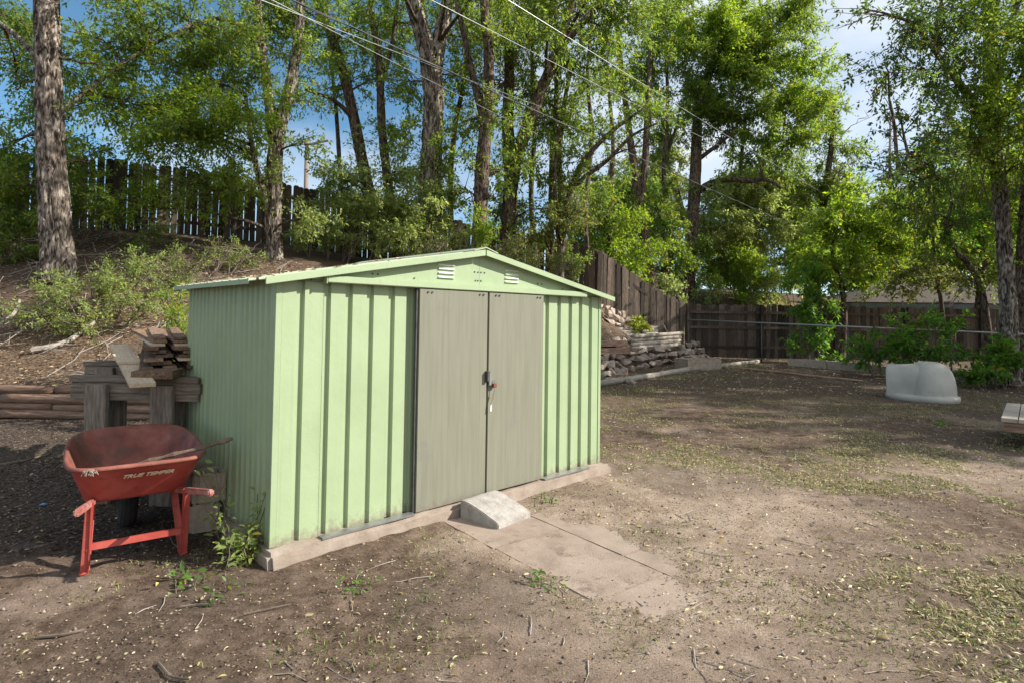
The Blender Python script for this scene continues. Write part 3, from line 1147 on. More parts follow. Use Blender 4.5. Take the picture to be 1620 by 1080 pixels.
# ------------------------------------------------------------------ log retaining wall
lw = thing('log_wall', 'low retaining wall of four stacked round timbers at the foot of the slope', 'retaining wall', (-6.5, 7.85, 0))
for c in range(4):
    for i, (x0, x1) in enumerate(((-8.4, -4.2 + .5 * (c % 2)), (-4.17 + .5 * (c % 2), -.35 + .7 * (c % 2)), (-.32 + .7 * (c % 2), 4.1))):
        r_ = .062 + .004 * ((c * 7 + i * 3) % 3)
        zc = .05 + c * .113
        pts = [(x, .03 * math.sin(x * .8 + c * 2) + c * .018 + rnd.uniform(-.004, .004), zc + .012 * math.sin(x * 1.1 + c + i)) for x in np.linspace(x0, x1, 26)]
        nz = np.random.RandomState(c * 5 + i)
        rr = [r_ * (1 + nz.uniform(-.06, .06)) for _ in pts]
        MB().tube(pts, rr, 12).build('log', M['log'], lw, smooth=True)

# ------------------------------------------------------------------ sawhorses and the lumber pile


def sawhorse(x, y, wid, hgt, lab, rz=0., dark=1):
    g = h1(x, y)
    t = thing('sawhorse', lab, 'sawhorse', (x, y, g), rz, 'sawhorses under the lumber pile')
    for z0, z1, y0, y1, dx in ((hgt - .04, hgt, -.08, .08, 0), (hgt - .12, -.042 + hgt, -.07, -.03, .01), (hgt - .175, hgt - .122, -.06, -.025, -.005)):
        MB().box(-wid / 2 + dx, wid / 2 + dx, y0, y1, z0, z1).build('beam', M['grey_wood'], t, bevel=.004)
    for sx in (-1, 1):
        for sy in (-1, 1):
            xx = sx * (wid / 2 - .24) - .02
            MB().bar((xx, sy * .05 - (.045 if sy < 0 else -.02), hgt - .052), (xx - sx * .01, sy * .06 + .02, -.03), .04, .17, (1, 0, 0)).build('leg', M['grey_wood_z'], t, bevel=.004)
    return t, g


SHX, SHY = -2.82, 4.45
sh1, sg = sawhorse(SHX, SHY, .98, .955 - h1(SHX, SHY), 'nearer weathered grey sawhorse carrying the pile of boards', -.02)
sh2, sg2 = sawhorse(SHX - .58, SHY + .95, 1.02, .99 - h1(SHX - .58, SHY + .95), 'farther weathered grey sawhorse behind the nearer one', -.02)
TOPZ = .955


def plank(name, lab, x, y0, y1, z, w, th, rz, mat, tilt=0., roll=0., group=None, cat='board'):
    o = MB().box(-w / 2, w / 2, 0, y1 - y0, 0, th).build(name, mat, None, bevel=.003)
    o.location = (x, y0, z)
    o.rotation_euler = (tilt, roll, rz)
    tag(o, lab, cat, group)
    return o


G = 'boards of the lumber pile'
P0 = 'weathered brown board '
pr = random.Random(11)
cx = SHX + .27
courses = []
z = TOPZ + .004
names = [
    ['at the left of the bottom course of the lumber pile', 'in the middle of the bottom course of the lumber pile', 'at the right of the bottom course of the lumber pile'],
    ['at the left of the second course of the lumber pile', 'at the right of the second course of the lumber pile'],
    ['at the left of the third course of the lumber pile', 'in the middle of the third course of the lumber pile', 'at the right of the third course, jutting toward the wheelbarrow'],
    ['at the left of the fourth course of the lumber pile', 'at the right of the fourth course, jutting out sideways'],
    ['at the left of the fifth course of the lumber pile', 'at the right of the fifth course with a pale top'],
    ['at the left of the sixth course of the lumber pile', 'at the right of the sixth course of the lumber pile'],
    ['at the left of the seventh course of the lumber pile', 'at the right of the seventh course sticking out to the shed'],
    ['at the left of the eighth course of the lumber pile', 'at the right of the eighth course of the lumber pile'],
    ['at the left of the ninth course, just under the pale topped board', 'at the right of the ninth course with a pale worn top'],
    ['at the left of the tenth course of the lumber pile', 'at the right of the tenth course of the lumber pile'],
    ['lying left of the top of the lumber pile', 'lying on the very top of the lumber pile'],
]
xw = .33
for c, row in enumerate(names):
    n = len(row)
    th = .0235 if c % 2 == 0 else .027
    for i, nm in enumerate(row):
        w = (xw - c * .012) / n - .012
        x = cx - .02 * c + (i - (n - 1) / 2) * (xw / n) + pr.uniform(-.012, .012) + (.07 if ('sideways' in nm or 'sticking' in nm) else 0)
        y0 = SHY + .02 + (i - (n - 1) / 2) * (xw / n) * .7 + c * .02 + pr.uniform(-.10, .10) - (.08 if 'jutting toward' in nm else 0)
        plank('board', P0 + nm, x, y0, y0 + 1.6 + pr.uniform(-.15, .25), z + .001 * i, w, th - .004, pr.uniform(-.07, .07) + .62 - (.25 if 'sideways' in nm or 'sticking' in nm else 0), M['pale_wood'] if 'pale' in nm else M['grey_wood_y'], .03, 0, G)
    z += th
    if c == 2 or c == 5:
        z += .006
for nm, xx, yy, zz, rz in (('thin dark board end sticking out right of the lumber pile', cx + .30, SHY + .45, z - .09, .9), ('lower thin dark board sticking out right of the lumber pile', cx + .34, SHY + .42, TOPZ + .10, 1.1)):
    pass
def board_between(lab, p, q, w, th):
    d = q - p
    L_ = np.linalg.norm(d)
    o = MB().box(-w / 2, w / 2, 0, L_, 0, th).build('board', M['pale_wood'], None, bevel=.003)
    o.location = p
    o.rotation_euler = (math.asin(d[2] / L_), 0, math.atan2(-d[0], d[1]))
    return tag(o, lab, 'board', G)


pa, pb_ = at(226, 612, 4.02), at(188, 549, 5.9)
board_between('long pale new board sloping down from the hill onto the nearer sawhorse', pa, pb_, .155, .03)
board_between('short pale board laid across the long pale board', pa * .62 + pb_ * .38 + np.array([-.012, 0, .032]), pa * .40 + pb_ * .60 + np.array([-.03, 0, .034]), .165, .02)
plank('timber_offcut', 'thick grey timber offcut on the front edge of the nearer sawhorse', SHX + .22, SHY - .22, SHY + .05, TOPZ + .003, .27, .06, .25, M['grey_wood_y'], 0, 0, None, 'timber')

# ------------------------------------------------------------------ picket fences
PICK = {}


def picket_mesh(kind, w, h, mat):
    key = (kind, mat)
    if key not in PICK:
        m = MB()
        c = w * .22
        pr_ = [(-w / 2, 0), (w / 2, 0), (w / 2, h - c), (w / 2 - c, h), (-w / 2 + c, h), (-w / 2, h - c)]
        m.prism(pr_, -.009, .009)
        PICK[key] = m.mesh('picket', M[mat])
    return PICK[key]


def picket_fence(name, lab, pts, hgt, spacing, w, mat, rails=(.35, 1.35), rail_side=1, post_every=2.4, sink=.04, seed=1, base=None, group='wooden picket fences round the yard'):
    rg = random.Random(seed)
    P = np.array(pts, float)
    seg = np.linalg.norm(np.diff(P, axis=0), axis=1)
    cum = np.r_[0, np.cumsum(seg)]
    n = int(cum[-1] / spacing)
    t = thing(name, lab, 'fence', (P[0][0], P[0][1], 0), 0, group)
    ss = (np.arange(n) + .5) * spacing
    X, Y = np.interp(ss, cum, P[:, 0]), np.interp(ss, cum, P[:, 1])
    Z = np.interp(ss, cum, P[:, 2]) if P.shape[1] > 2 else H(X, Y)
    vs = [picket_mesh(k, w * (.97 + .03 * k), hgt + (k - 2) * .022, mat) for k in range(4)]
    for k in range(n):
        i = min(np.searchsorted(cum, ss[k]) - 1, len(seg) - 1)
        d = P[i + 1] - P[i]
        o = link('picket', vs[rg.randrange(4)], t, (X[k] - P[0][0], Y[k] - P[0][1], Z[k] - sink + rg.uniform(-.015, .015)))
        o.rotation_euler = (rg.gauss(0, .008), rg.gauss(0, .012), math.atan2(d[1], d[0]) + rg.gauss(0, .05))
        o.scale = (rg.uniform(.9, 1.04), 1, 1)
    npost = max(2, int(cum[-1] / post_every) + 1)
    sp = np.linspace(.05, cum[-1] - .05, npost)
    prev = None
    for s_ in sp:
        x, y = np.interp(s_, cum, P[:, 0]), np.interp(s_, cum, P[:, 1])
        zz = float(np.interp(s_, cum, P[:, 2])) if P.shape[1] > 2 else h1(x, y)
        i = min(max(np.searchsorted(cum, s_) - 1, 0), len(seg) - 1)
        d = (P[i + 1] - P[i])[:2]
        d /= np.linalg.norm(d)
        nn = np.array([d[1], -d[0]]) * rail_side
        q = np.array([x, y]) - P[0][:2] + nn * .055
        pm = MB().box(-.045, .045, -.045, .045, -.3, hgt - .12)
        po = pm.build('post', M[mat], t, loc=(q[0] + nn[0] * .028, q[1] + nn[1] * .028, zz))
        po.rotation_euler = (0, 0, math.atan2(d[1], d[0]))
        cur = (np.array([q[0] - nn[0] * .024, q[1] - nn[1] * .024]), zz)
        if prev is not None:
            for rz in rails:
                MB().bar((*prev[0], prev[1] + rz), (*cur[0], cur[1] + rz), .036, .088).build('rail', M[mat], t)
        prev = cur
    return t


fl = [(-15.5, 11.2), (-13, 12.4), (-11.3, 13.35), (-8.6, 14.95), (-5.5, 17.0), (-1.9, 18.5), (.5, 18.55), (2.55, 17.95)]
picket_fence('picket_fence', 'dark weathered picket fence along the top of the slope behind the trees', fl, 1.78, .156, .149, 'picket', (.35, 1.4), -1, seed=2)
picket_fence('picket_fence', 'weathered picket fence stepping down the slope to the yard corner', [(2.62, 17.95), (4.2, 18.75), (5.66, 19.2)], 1.86, .122, .112, 'picket', (.4, 1.35), -1, .9, seed=3)
picket_fence('picket_fence', 'long dark picket fence standing level behind the far end of the yard', [(5.75, 19.25, .24), (12, 19.3, .24), (20.5, 19.5, .26)], 1.86, .122, .101, 'picket', (.35, .98, 1.48), 1, seed=4)

# ------------------------------------------------------------------ chain-link fence and kerb
CL0, CL1 = np.array([5.62, 18.55]), np.array([12.6, 13.0])
t = thing('chain_link_fence', 'low chain link fence with a bare pipe top rail at the end of the yard', 'fence', (*CL0, 0))
dv = CL1 - CL0
LN = np.linalg.norm(dv)
du = dv / LN
zt = lambda s_: 1.46 + (1.21 - 1.46) * s_ / LN
zb = lambda s_: .27 - .15 * s_ / LN
MB().tube([(0, 0, zt(0)), (*(dv * .5), zt(LN / 2)), (*dv, zt(LN))], .021, 8).build('top_rail', M['galv'], t, smooth=True)
for s_ in np.linspace(0, LN, 5):
    MB().tube([(*(du * s_), -.1), (*(du * s_), zt(s_) - .022)], .022, 8).build('post', M['dark_steel'], t, smooth=True)
m = MB()
hh = 1.1
for k in range(int((LN + hh) / .075)):
    for sg_ in (1, -1):
        s0, s1 = k * .075 - hh, k * .075
        a0, a1 = max(0, s0), min(LN, s1)
        if a1 - a0 < .05:
            continue
        f0, f1 = (a0 - s0) / hh, (a1 - s0) / hh
        za, zc = (f0, f1) if sg_ > 0 else (1 - f0, 1 - f1)
        p = lambda s_, f: (*(du * s_), zb(s_) + .02 + f * (zt(s_) - .03 - zb(s_)))
        m.tube([p(a0, za), p(a1, zc)], .0007, 3, cap=False)
stuff(m.build('wire_mesh', M['dark_steel'], t))
kb = thing('kerb', '', '', (0, 0, 0))
del kb['label'], kb['category']
struct(kb)
for k in range(6):
    a, b = 3.0 + k * 1.0, 3.0 + (k + 1) * 1.0 - .012
    p = CL0 + du * (a + b) / 2 + np.array([-.62, -.78]) * .16
    rough_box('kerb_block', -(b - a) / 2, (b - a) / 2, -.09, .09, -.05, .20 + .02 * (k % 2), M['block'], .12, .015, kb, math.atan2(du[1], du[0]) + .01 * (k % 3 - 1), (p[0], p[1], h1(*p)), .015, k * 3.)

# ------------------------------------------------------------------ rocks, timbers and logs below the slope fence


def rock_mesh(seed, flat=.7):
    rg = random.Random(seed)
    bm = bmesh.new()
    for k in range(11):
        a, b = rg.uniform(0, 6.283), rg.uniform(-1, 1)
        s_ = math.sqrt(1 - b * b)
        r_ = rg.uniform(.42, .5)
        bm.verts.new((math.cos(a) * s_ * r_ * 1.15, math.sin(a) * s_ * r_ * .9, b * r_ * flat))
    h_ = bmesh.ops.convex_hull(bm, input=bm.verts[:])
    bmesh.ops.delete(bm, geom=[g for g in h_['geom_interior'] if isinstance(g, bmesh.types.BMVert)], context='VERTS')
    bmesh.ops.bevel(bm, geom=bm.edges[:], offset=.012, segments=1, affect='EDGES')
    me = bpy.data.meshes.new('rock')
    bm.to_mesh(me)
    bm.free()
    me.materials.append(M['rock'])
    return me


ROCKS = [rock_mesh(20 + k, .62 + .05 * (k % 4)) for k in range(8)]


def rock_wall(lab, pts, courses, size, seed, lean=.06, dz=0.):
    rg = random.Random(seed)
    P = np.array(pts, float)
    seg = np.linalg.norm(np.diff(P, axis=0), axis=1)
    cum = np.r_[0, np.cumsum(seg)]
    t = thing('rock_wall', lab, 'rock wall', (P[0][0], P[0][1], 0), 0, 'dry stone walls below the slope fence')
    for c in range(courses):
        s_ = rg.uniform(0, size * .5)
        while s_ < cum[-1]:
            k = size * rg.uniform(.75, 1.25)
            x, y = np.interp(s_ + k / 2, cum, P[:, 0]), np.interp(s_ + k / 2, cum, P[:, 1])
            g = h1(x, y - .25) + dz
            o = link('rock', ROCKS[rg.randrange(8)], t, (x - P[0][0] - rg.uniform(-.04, .04) - lean * c, y - P[0][1] + lean * c + rg.uniform(-.05, .05), g + size * .25 + c * size * .55 + rg.uniform(-.02, .02)))
            o.scale = (k * 1.05, k * rg.uniform(.8, 1.1), size * rg.uniform(.8, 1.15))
            o.rotation_euler = (rg.uniform(-.35, .35), rg.uniform(-.35, .35), rg.uniform(0, 6.28))
            s_ += k * .9
    return t


rock_wall('lower dry stone rock wall curving along the edge of the yard', [(1.3, 12.9), (2.3, 14.0), (3.4, 15.3), (4.7, 16.7), (5.6, 17.6), (6.0, 18.3)], 3, .34, 5)
rock_wall('upper dry stone rock wall close under the slope fence', [(1.1, 15.2), (2.0, 15.9), (2.9, 16.6), (3.5, 17.3)], 3, .36, 6)
rock_wall('short middle row of rocks above the stacked timbers', [(1.2, 14.3), (2.2, 15.1), (3.2, 16.0)], 1, .36, 8)


def timber(lab, a, b, r_, mat='timber', group=None, n=10, name='landscape_timber', cat='timber'):
    a, b = np.array(a, float), np.array(b, float)
    c = (a + b) / 2
    k = max(4, int(np.linalg.norm(b - a) / .25))
    rg = np.random.RandomState(int(abs(a[0] * 131 + a[2] * 977)) % 9999)
    pts = [a + (b - a) * i / k + rg.uniform(-.006, .006, 3) - c for i in range(k + 1)]
    # grain runs along local x, so build along x and turn
    d = b - a
    L_ = np.linalg.norm(d)
    pts = [(-L_ / 2 + L_ * i / k, rg.uniform(-.006, .006), rg.uniform(-.006, .006)) for i in range(k + 1)]
    o = MB().tube(pts, r_ * (1 + rg.uniform(-.05, .05, k + 1)), n).build(name, M[mat], None, smooth=n > 8)
    o.location = c
    o.rotation_euler = (0, -math.asin(d[2] / L_), math.atan2(d[1], d[0]))
    return tag(o, lab, cat, group)


GT = 'landscape timbers stacked above the rock wall'
ordn = ['bottom', 'second', 'third', 'topmost']
for k in range(4):
    a, b = at(1000 - k * 1 + (6 if k == 3 else 0), 551 - k * 6, 15.7 + k * .05), at(1076 + (3 if k == 3 else 0), 545 - k * 6, 16.9 + k * .05)
    timber(ordn[k] + ' grey landscape timber of the lower stack above the rock wall', a, b, .056, group=GT)
for k, nm in enumerate(('bottom', 'middle', 'topmost')):
    a, b = at(964 + k * 2, 532 - k * 5, 16.2 + k * .1), at(1040, 528 - k * 5.2, 17.0 + k * .1)
    timber(nm + ' grey landscape timber of the upper stack near the slope fence', a, b, .05, group=GT)
for nm, px_, py_, Y_, w in (('brown plank step at the left end of the timber stacks, upper one', 958, 543, 14.9, 1.0), ('brown plank step at the left end of the timber stacks, lower one', 962, 555, 14.5, 1.25)):
    c = at(px_, py_, Y_)
    o = MB().box(-w / 2, w / 2, -.14, .14, -.07, .07).build('plank_step', M['log'], None, bevel=.006)
    o.location = c
    o.rotation_euler = (0, 0, .55)
    tag(o, nm, 'step', 'plank steps beside the timbers')
for nm, a, b, r_ in (('grey log lying along the yard edge nearest the shed corner', (1.05, 11.6), (2.5, 13.05), .075), ('long grey log lying in the middle of the row on the yard edge', (2.53, 13.07), (4.6, 15.0), .07), ('farthest grey log of the row by the concrete planter', (4.62, 15.02), (7.2, 17.0), .06)):
    timber(nm, (*a, h1(*a) + r_ * .8), (*b, h1(*b) + r_ * .8), r_, 'timber', 'logs lying along the yard edge', 10, 'ground_log', 'log')
timber('thin brown pole lying on bare ground toward the chain link fence', (5.9, 15.75, h1(5.9, 15.75) + .03), (8.2, 13.6, h1(8.2, 13.6) + .03), .03, 'log', None, 8, 'pole', 'pole')
timber('thin grey stake leaning against the slope fence', at(1046, 508, 17.6), at(1060, 533, 17.3), .018, 'timber', None, 6, 'stake', 'stake')
pbx = gr(1106, 586, .12)
pb = thing('planter_box', 'low open concrete planter box in front of the rock wall', 'planter', (pbx[0], pbx[1] + .1, h1(pbx[0], pbx[1])), .32)
for x0, x1, y0, y1 in ((-.52, .52, -.3, -.22), (-.52, .52, .22, .3), (-.52, -.44, -.2195, .2195), (.44, .52, -.2195, .2195)):
    MB().box(x0, x1, y0, y1, -.04, .27).build('side', M['block'], pb, bevel=.006)
MB().box(-.439, .439, -.219, .219, .0, .2).build('soil', M['log'], pb)
for nm, x, y, rz, w in (('small flat rock lying in front of the rock wall by the shed corner', 2.25, 13.35, .4, .3), ('grey flat slab half sunk in the ground before the rock wall', 2.7, 13.0, 1.2, .5)):
    o = link('flat_rock', ROCKS[2 if w < .4 else 5], None, (x, y, h1(x, y) + .04))
    o.scale = (w, w * .7, .16)
    o.rotation_euler = (0, 0, rz)
    tag(o, nm, 'rock', 'loose rocks')

# ------------------------------------------------------------------ dog house (igloo)
ic = (gr(1462, 630, .05))
ig = thing('dog_house', 'grey plastic igloo dog house with its tunnel turned to the left', 'dog house', (ic[0] + .12, ic[1] + .25, h1(ic[0], ic[1] + .25)), R(-44))
ig.scale = (.90, .92, .96)


def dome(nx=40, ny=14):
    m = MB()
    vs, fs = [], []
    for j in range(ny + 1):
        p = j / ny * math.pi / 2
        for i in range(nx):
            a = 2 * math.pi * i / nx
            c = math.cos(p) ** .62
            s_ = math.sin(p) ** .9
            ex = 1 + .04 * math.cos(4 * a)
            vs.append((.14 + .46 * math.cos(a) * c * ex, .46 * math.sin(a) * c * ex, .10 + .66 * s_))
    for j in range(ny):
        for i in range(nx):
            fs.append((j * nx + i, j * nx + (i + 1) % nx, (j + 1) * nx + (i + 1) % nx, (j + 1) * nx + i))
    m.add(vs, fs)
    return m


dome().build('shell', M['igloo'], ig, smooth=True)
tn = MB()
vs, fs = [], []
secs = [(-.58, .35, .66), (-.575, .375, .672), (-.55, .375, .675), (-.3, .385, .69), (0.0, .42, .715), (.14, .45, .72)]
for x, hw, hz in secs:
    for k in range(17):
        a = math.pi * k / 16
        vs.append((x - .03 * (math.sin(a) - .5) * (x < -.3), math.copysign(abs(math.cos(a)) ** .6, math.cos(a)) * hw, .06 + (hz - .06) * math.sin(a) ** .55))
for i in range(len(secs) - 1):
    for k in range(16):
        fs.append((i * 17 + k, i * 17 + k + 1, (i + 1) * 17 + k + 1, (i + 1) * 17 + k))
tn.add(vs, fs).build('entrance_tunnel', M['igloo'], ig, smooth=True)
vs, fs = [], []
for j, (ex, z) in enumerate(((0, -.03), (.055, .0), (.065, .06), (.05, .105), (.0, .125), (-.08, .126))):
    for i in range(48):
        a = 2 * math.pi * i / 48
        x, y = math.cos(a), math.sin(a)
        if x > 0:
            px_, py_ = .14 + (.47 + ex) * x, (.47 + ex) * y
        else:
            px_ = -.58 * abs(x) ** .45 * 1.0 + .14 * (1 - abs(x) ** .45) - ex * abs(x) ** .45
            py_ = math.copysign(abs(y) ** .7, y) * (.47 + ex) * (1 - .22 * abs(x) ** .8)
        vs.append((px_, py_, z))
for j in range(5):
    for i in range(48):
        fs.append((j * 48 + i, j * 48 + (i + 1) % 48, (j + 1) * 48 + (i + 1) % 48, (j + 1) * 48 + i))
MB().add(vs, fs).build('base_rim', M['igloo'], ig, smooth=True)
MB().box(-.545, -.54, -.26, .26, .12, .5).build('doorway', M['rubber'], ig)

# ------------------------------------------------------------------ plank table at the right edge
c0, c1 = gr(1583, 661, .36), gr(1592, 637, .36)
tb = thing('plank_table', 'low weathered plank table reaching in at the right edge of the yard', 'table', (c0[0], c0[1], h1(c0[0], c0[1])), math.atan2(-(c1[0] - c0[0]), c1[1] - c0[1]))
dl = float(np.linalg.norm((c1 - c0)[:2]))
for k in range(5):
    MB().box(.003 + k * .155, .150 + k * .155, 0, dl, .315, .36).build('plank', M['timber'], tb, bevel=.004)
MB().box(.03, .75, .04, .085, .20, .314).build('apron', M['log'], tb)
MB().box(.03, .75, dl - .085, dl - .04, .20, .314).build('apron', M['log'], tb)
for x in (.34, .66):
    for y in (.35, dl - .35):
        MB().box(x - .045, x + .045, y - .045, y + .045, -.03, .314).build('leg', M['grey_wood_z'], tb)

# ------------------------------------------------------------------ neighbour's house behind the fence
hx = at(1470, 470, 27)
hs = thing('neighbour_house', 'low tan house with a brown shingled hip roof behind the fence', 'house', (18.5, 27.5, h1(18.5, 27.5)), -.1)
gz = h1(18.5, 27.5)
ez = at(1378, 474, 24.5)[2] - gz - .1
MB().box(-3.2, 7, -2.6, 2.6, -2.5, ez - .02).build('wall', M['wallp'], hs)
rz_ = ez + 1.1
x0, x1, y0, y1 = -3.8, 7.6, -3.2, 3.2
for a, b in ((0, 1), (1, 2), (2, 3), (3, 0)):
    q = [(x0, y0, ez), (x1, y0, ez), (x1, y1, ez), (x0, y1, ez)]
    top = [(x0 + 3.2, 0, rz_), (x1 - 3.2, 0, rz_)]
    pts = {0: [q[0], q[1], top[1], top[0]], 1: [q[1], q[2], top[1]], 2: [q[2], q[3], top[0], top[1]], 3: [q[3], q[0], top[0]]}[a]
    n = len(pts)
    MB().add(pts + [(p[0], p[1], p[2] - .06) for p in pts], [tuple(range(n)), tuple(range(n, 2 * n))[::-1]] + [(i, i + n, (i + 1) % n + n, (i + 1) % n) for i in range(n)]).build('roof_slope', M['shingle'], hs)
for a, b in (((x0, y0), (x1, y0)), ((x0, y0), (x0, y1))):
    MB().bar((*a, ez - .16), (*b, ez - .16), .04, .19).build('fascia', M['fascia'], hs)
for wx in (-1.8, 2.0):
    f = MB().box(wx - .6, wx + .6, -2.66, -2.605, ez - 1.5, ez - .5).build('window', M['white_trim'], hs)
    MB().box(wx - .52, wx + .52, -2.68, -2.663, ez - 1.42, ez - .58).build('pane', M['glass'], f)

# ------------------------------------------------------------------ utility pole and overhead lines
pp = at(484, 300, 34)
pt_ = at(486, 222, 34)
up = thing('utility_pole', 'grey wooden utility pole standing beyond the fence against blue sky', 'pole', (pp[0], pp[1], 0))
MB().tube([(0, 0, 1.5), (0, 0, pt_[2])], [.16, .12], 12).build('shaft', M['grey_wood_z'], up, smooth=True)
MB().bar((-.1, -.14, pt_[2] - .35), (1.3, -.14, pt_[2] - .05), .1, .1).build('crossarm', M['grey_wood_z'], up)
MB().bar((.1, -.12, pt_[2] - 1.1), (.75, -.14, pt_[2] - .2), .03, .03).build('brace', M['galv'], up)


def wire(lab, P, sag, r_, mat, twist=0):
    P = np.array(P)
    a, b = P[0], P[1]
    n = 60
    pts = []
    for k in range(n + 1):
        s_ = k / n
        p = a + (b - a) * s_
        p = p + np.array([0, 0, -sag * 4 * s_ * (1 - s_)])
        pts.append(p)
    m = MB().tube(pts, r_, 6)
    if twist:
        pts2 = [p + np.array([math.cos(i * 2.1) * r_ * 1.7, 0, math.sin(i * 2.1) * r_ * 1.7]) for i, p in enumerate(pts)]
        m.tube(pts2, r_ * .8, 6)
    return tag(m.build('overhead_wire', M[mat]), lab, 'wire', 'overhead lines crossing the yard')


def thru(p1, y1, p2, y2, back, fwd):
    a, b = at(*p1, y1), at(*p2, y2)
    return a + (a - b) * back, b + (b - a) * fwd


wire('lowest thick black cable crossing in front of the tree trunks', thru((470, 0), 8, (1275, 362), 26, .12, .45), .12, .011, 'cable', 1)
wire('second bright bare line entering the top edge left of centre', thru((684, 0), 8.5, (1060, 190), 17, .12, .9), .05, .007, 'alu')
wire('third thin line entering the top edge right of centre', thru((808, 0), 9, (1310, 308), 26, .12, .35), .10, .006, 'galv')
wire('faint thin line just above the thick black cable', thru((560, 55), 9, (860, 168), 16, .3, 1.1), .05, .0055, 'galv')
wire('faintest thin line just below the thick black cable', thru((600, 85), 9, (860, 215), 16, .3, 1.1), .05, .005, 'galv')

# ------------------------------------------------------------------ trees
GREEN = dict(mid=(.12, .185, .038), dark=(.078, .135, .032), bright=(.155, .24, .036), pale=(.22, .285, .10), olive=(.125, .155, .048), maple=(.085, .185, .03))


class Foliage:
    """Collects twigs and leaves for one crown."""

    def __init__(s, seed):
        s.rng = np.random.default_rng(seed)
        s.P, s.D, s.N, s.L, s.C = [], [], [], [], []
        s.wood = MB()
        s.tw = []

    def sprays(s, starts, dirs, lens, per, size, tint, droop=.35, yellow=.05, pale=.0, spread=.9):
        rng = s.rng
        n = len(starts)
        if n == 0:
            return
        dirs = unit(dirs)
        s.tw.append((starts, dirs, lens))
        u = rng.random((n, per)) ** .8
        base = starts[:, None] + dirs[:, None] * (lens[:, None, None] * u[..., None])
        base = base + np.array([0, 0, -1.]) * (droop * .35 * lens[:, None, None] * u[..., None] ** 2)
        side = unit(rng.normal(size=(n, per, 3)))
        d = unit(dirs[:, None] * .8 + side * spread + np.array([0, 0, -droop]))
        base = base + side * .02
        k = n * per
        s.P.append(base.reshape(k, 3))
        s.D.append(d.reshape(k, 3))
        s.N.append(unit(np.array([0, 0, 1.]) + rng.normal(size=(k, 3)) * .55))
        s.L.append(size * rng.uniform(.55, 1.2, k))
        clump = np.repeat(rng.normal(size=(n, 1)), per, 0) * .14
        s.C.append((tints(rng, k, tint, .3, yellow, pale) * (1 + clump)).clip(.008, .8))

    def limb(s, a, b, r0, r1, sag, n=7, sides=6, wob=.12):
        rng = s.rng
        t = np.linspace(0, 1, n)[:, None]
        L_ = np.linalg.norm(b - a)
        p = a + (b - a) * t + np.array([0, 0, 1.]) * sag * L_ * 4 * t * (1 - t) * .5
        w = rng.normal(size=(n, 3)) * wob * .12 * L_
        w[0] = 0
        p = p + w * t
        s.wood.tube(p, np.linspace(r0, r1, n), sides, cap=False)
        return p

    def blob(s, src, c, Rr, n, tint, size, droop=.35, flat=.75, per=11, sub=9, tl=.42, yellow=.05, pale=0., r0=None, bare=0):
        """A leafy mass round c, fed by a limb from src, sub-branches and leafy twigs."""
        rng = s.rng
        c = np.array(c, float)
        src = np.array(src, float)
        r0 = r0 or (.022 + .012 * np.linalg.norm(c - src) ** .7)
        L1 = s.limb(src, c, r0, .012, .12, 9)
        rad = np.array([Rr, Rr, Rr * flat])
        nb = max(4, int(sub))
        nsp = max(1, n // (nb * per))
        for k in range(nb):
            q = L1[rng.integers(3, len(L1))]
            v = unit(rng.normal(size=3)) * rng.uniform(.55, 1.0) ** .6
            tgt = c + v * rad
            br = s.limb(q, tgt, .012, .004, rng.uniform(-.05, .15), 8, 4)
            if k < bare:
                continue
            f = rng.random(nsp) ** .8 * .92 + .08
            i = np.minimum((f * 7).astype(int), 6)
            fr = (f * 7 - i)[:, None]
            st = br[i] * (1 - fr) + br[i + 1] * fr
            bd = unit(br[i + 1] - br[i])
            dr = unit(bd * .6 + rng.normal(size=(nsp, 3)) * .7)
            s.sprays(st, dr, tl * rng.uniform(.5, 1.25, nsp) * min(1.3, .5 + Rr * .4), per, size, tint, droop, yellow, pale)

    def build(s, parent, aspect=.42, nice=False, mat='leaf', wood='bark_dark', twigs=.5, name='crown', branch='branches'):
        objs = []
        if s.wood.v:
            objs.append(stuff(s.wood.build(branch, M[wood], parent, smooth=True)))
        if s.P:
            P, D, N, L_, C = (np.concatenate(q) for q in (s.P, s.D, s.N, s.L, s.C))
            V, F = leaf_verts(P, D, N, L_, L_ * aspect, nice=nice)
            if nice:
                me = quads_mesh(name, V, 7, [(0, 1, 6, 5), (1, 2, 3, 6), (6, 3, 4, 5)], M[mat], C)
            else:
                me = quads_mesh(name, V, 4, F, M[mat], C)
            objs.append(link(name, me, parent))
            if twigs:
                st = np.concatenate([q[0] for q in s.tw])
                dr = np.concatenate([q[1] for q in s.tw])
                ln = np.concatenate([q[2] for q in s.tw])
                k = int(len(st) * twigs)
                sel = s.rng.permutation(len(st))[:k]
                st, dr, ln = st[sel], dr[sel], ln[sel]
                a = unit(np.cross(dr, np.array([.3, .2, 1.])))
                b = np.cross(dr, a)
                r_ = .0028
                e = st + dr * ln[:, None] + np.array([0, 0, -.06])
                V = np.stack([st + a * r_, st - a * r_ * .5 + b * r_, st - a * r_ * .5 - b * r_, e], 1)
                me = quads_mesh('twigs', V, 4, [(0, 1, 3), (1, 2, 3), (2, 0, 3)], M['twig'])
                objs.append(stuff(link('twigs', me, parent)))
        return objs


TREES = 0


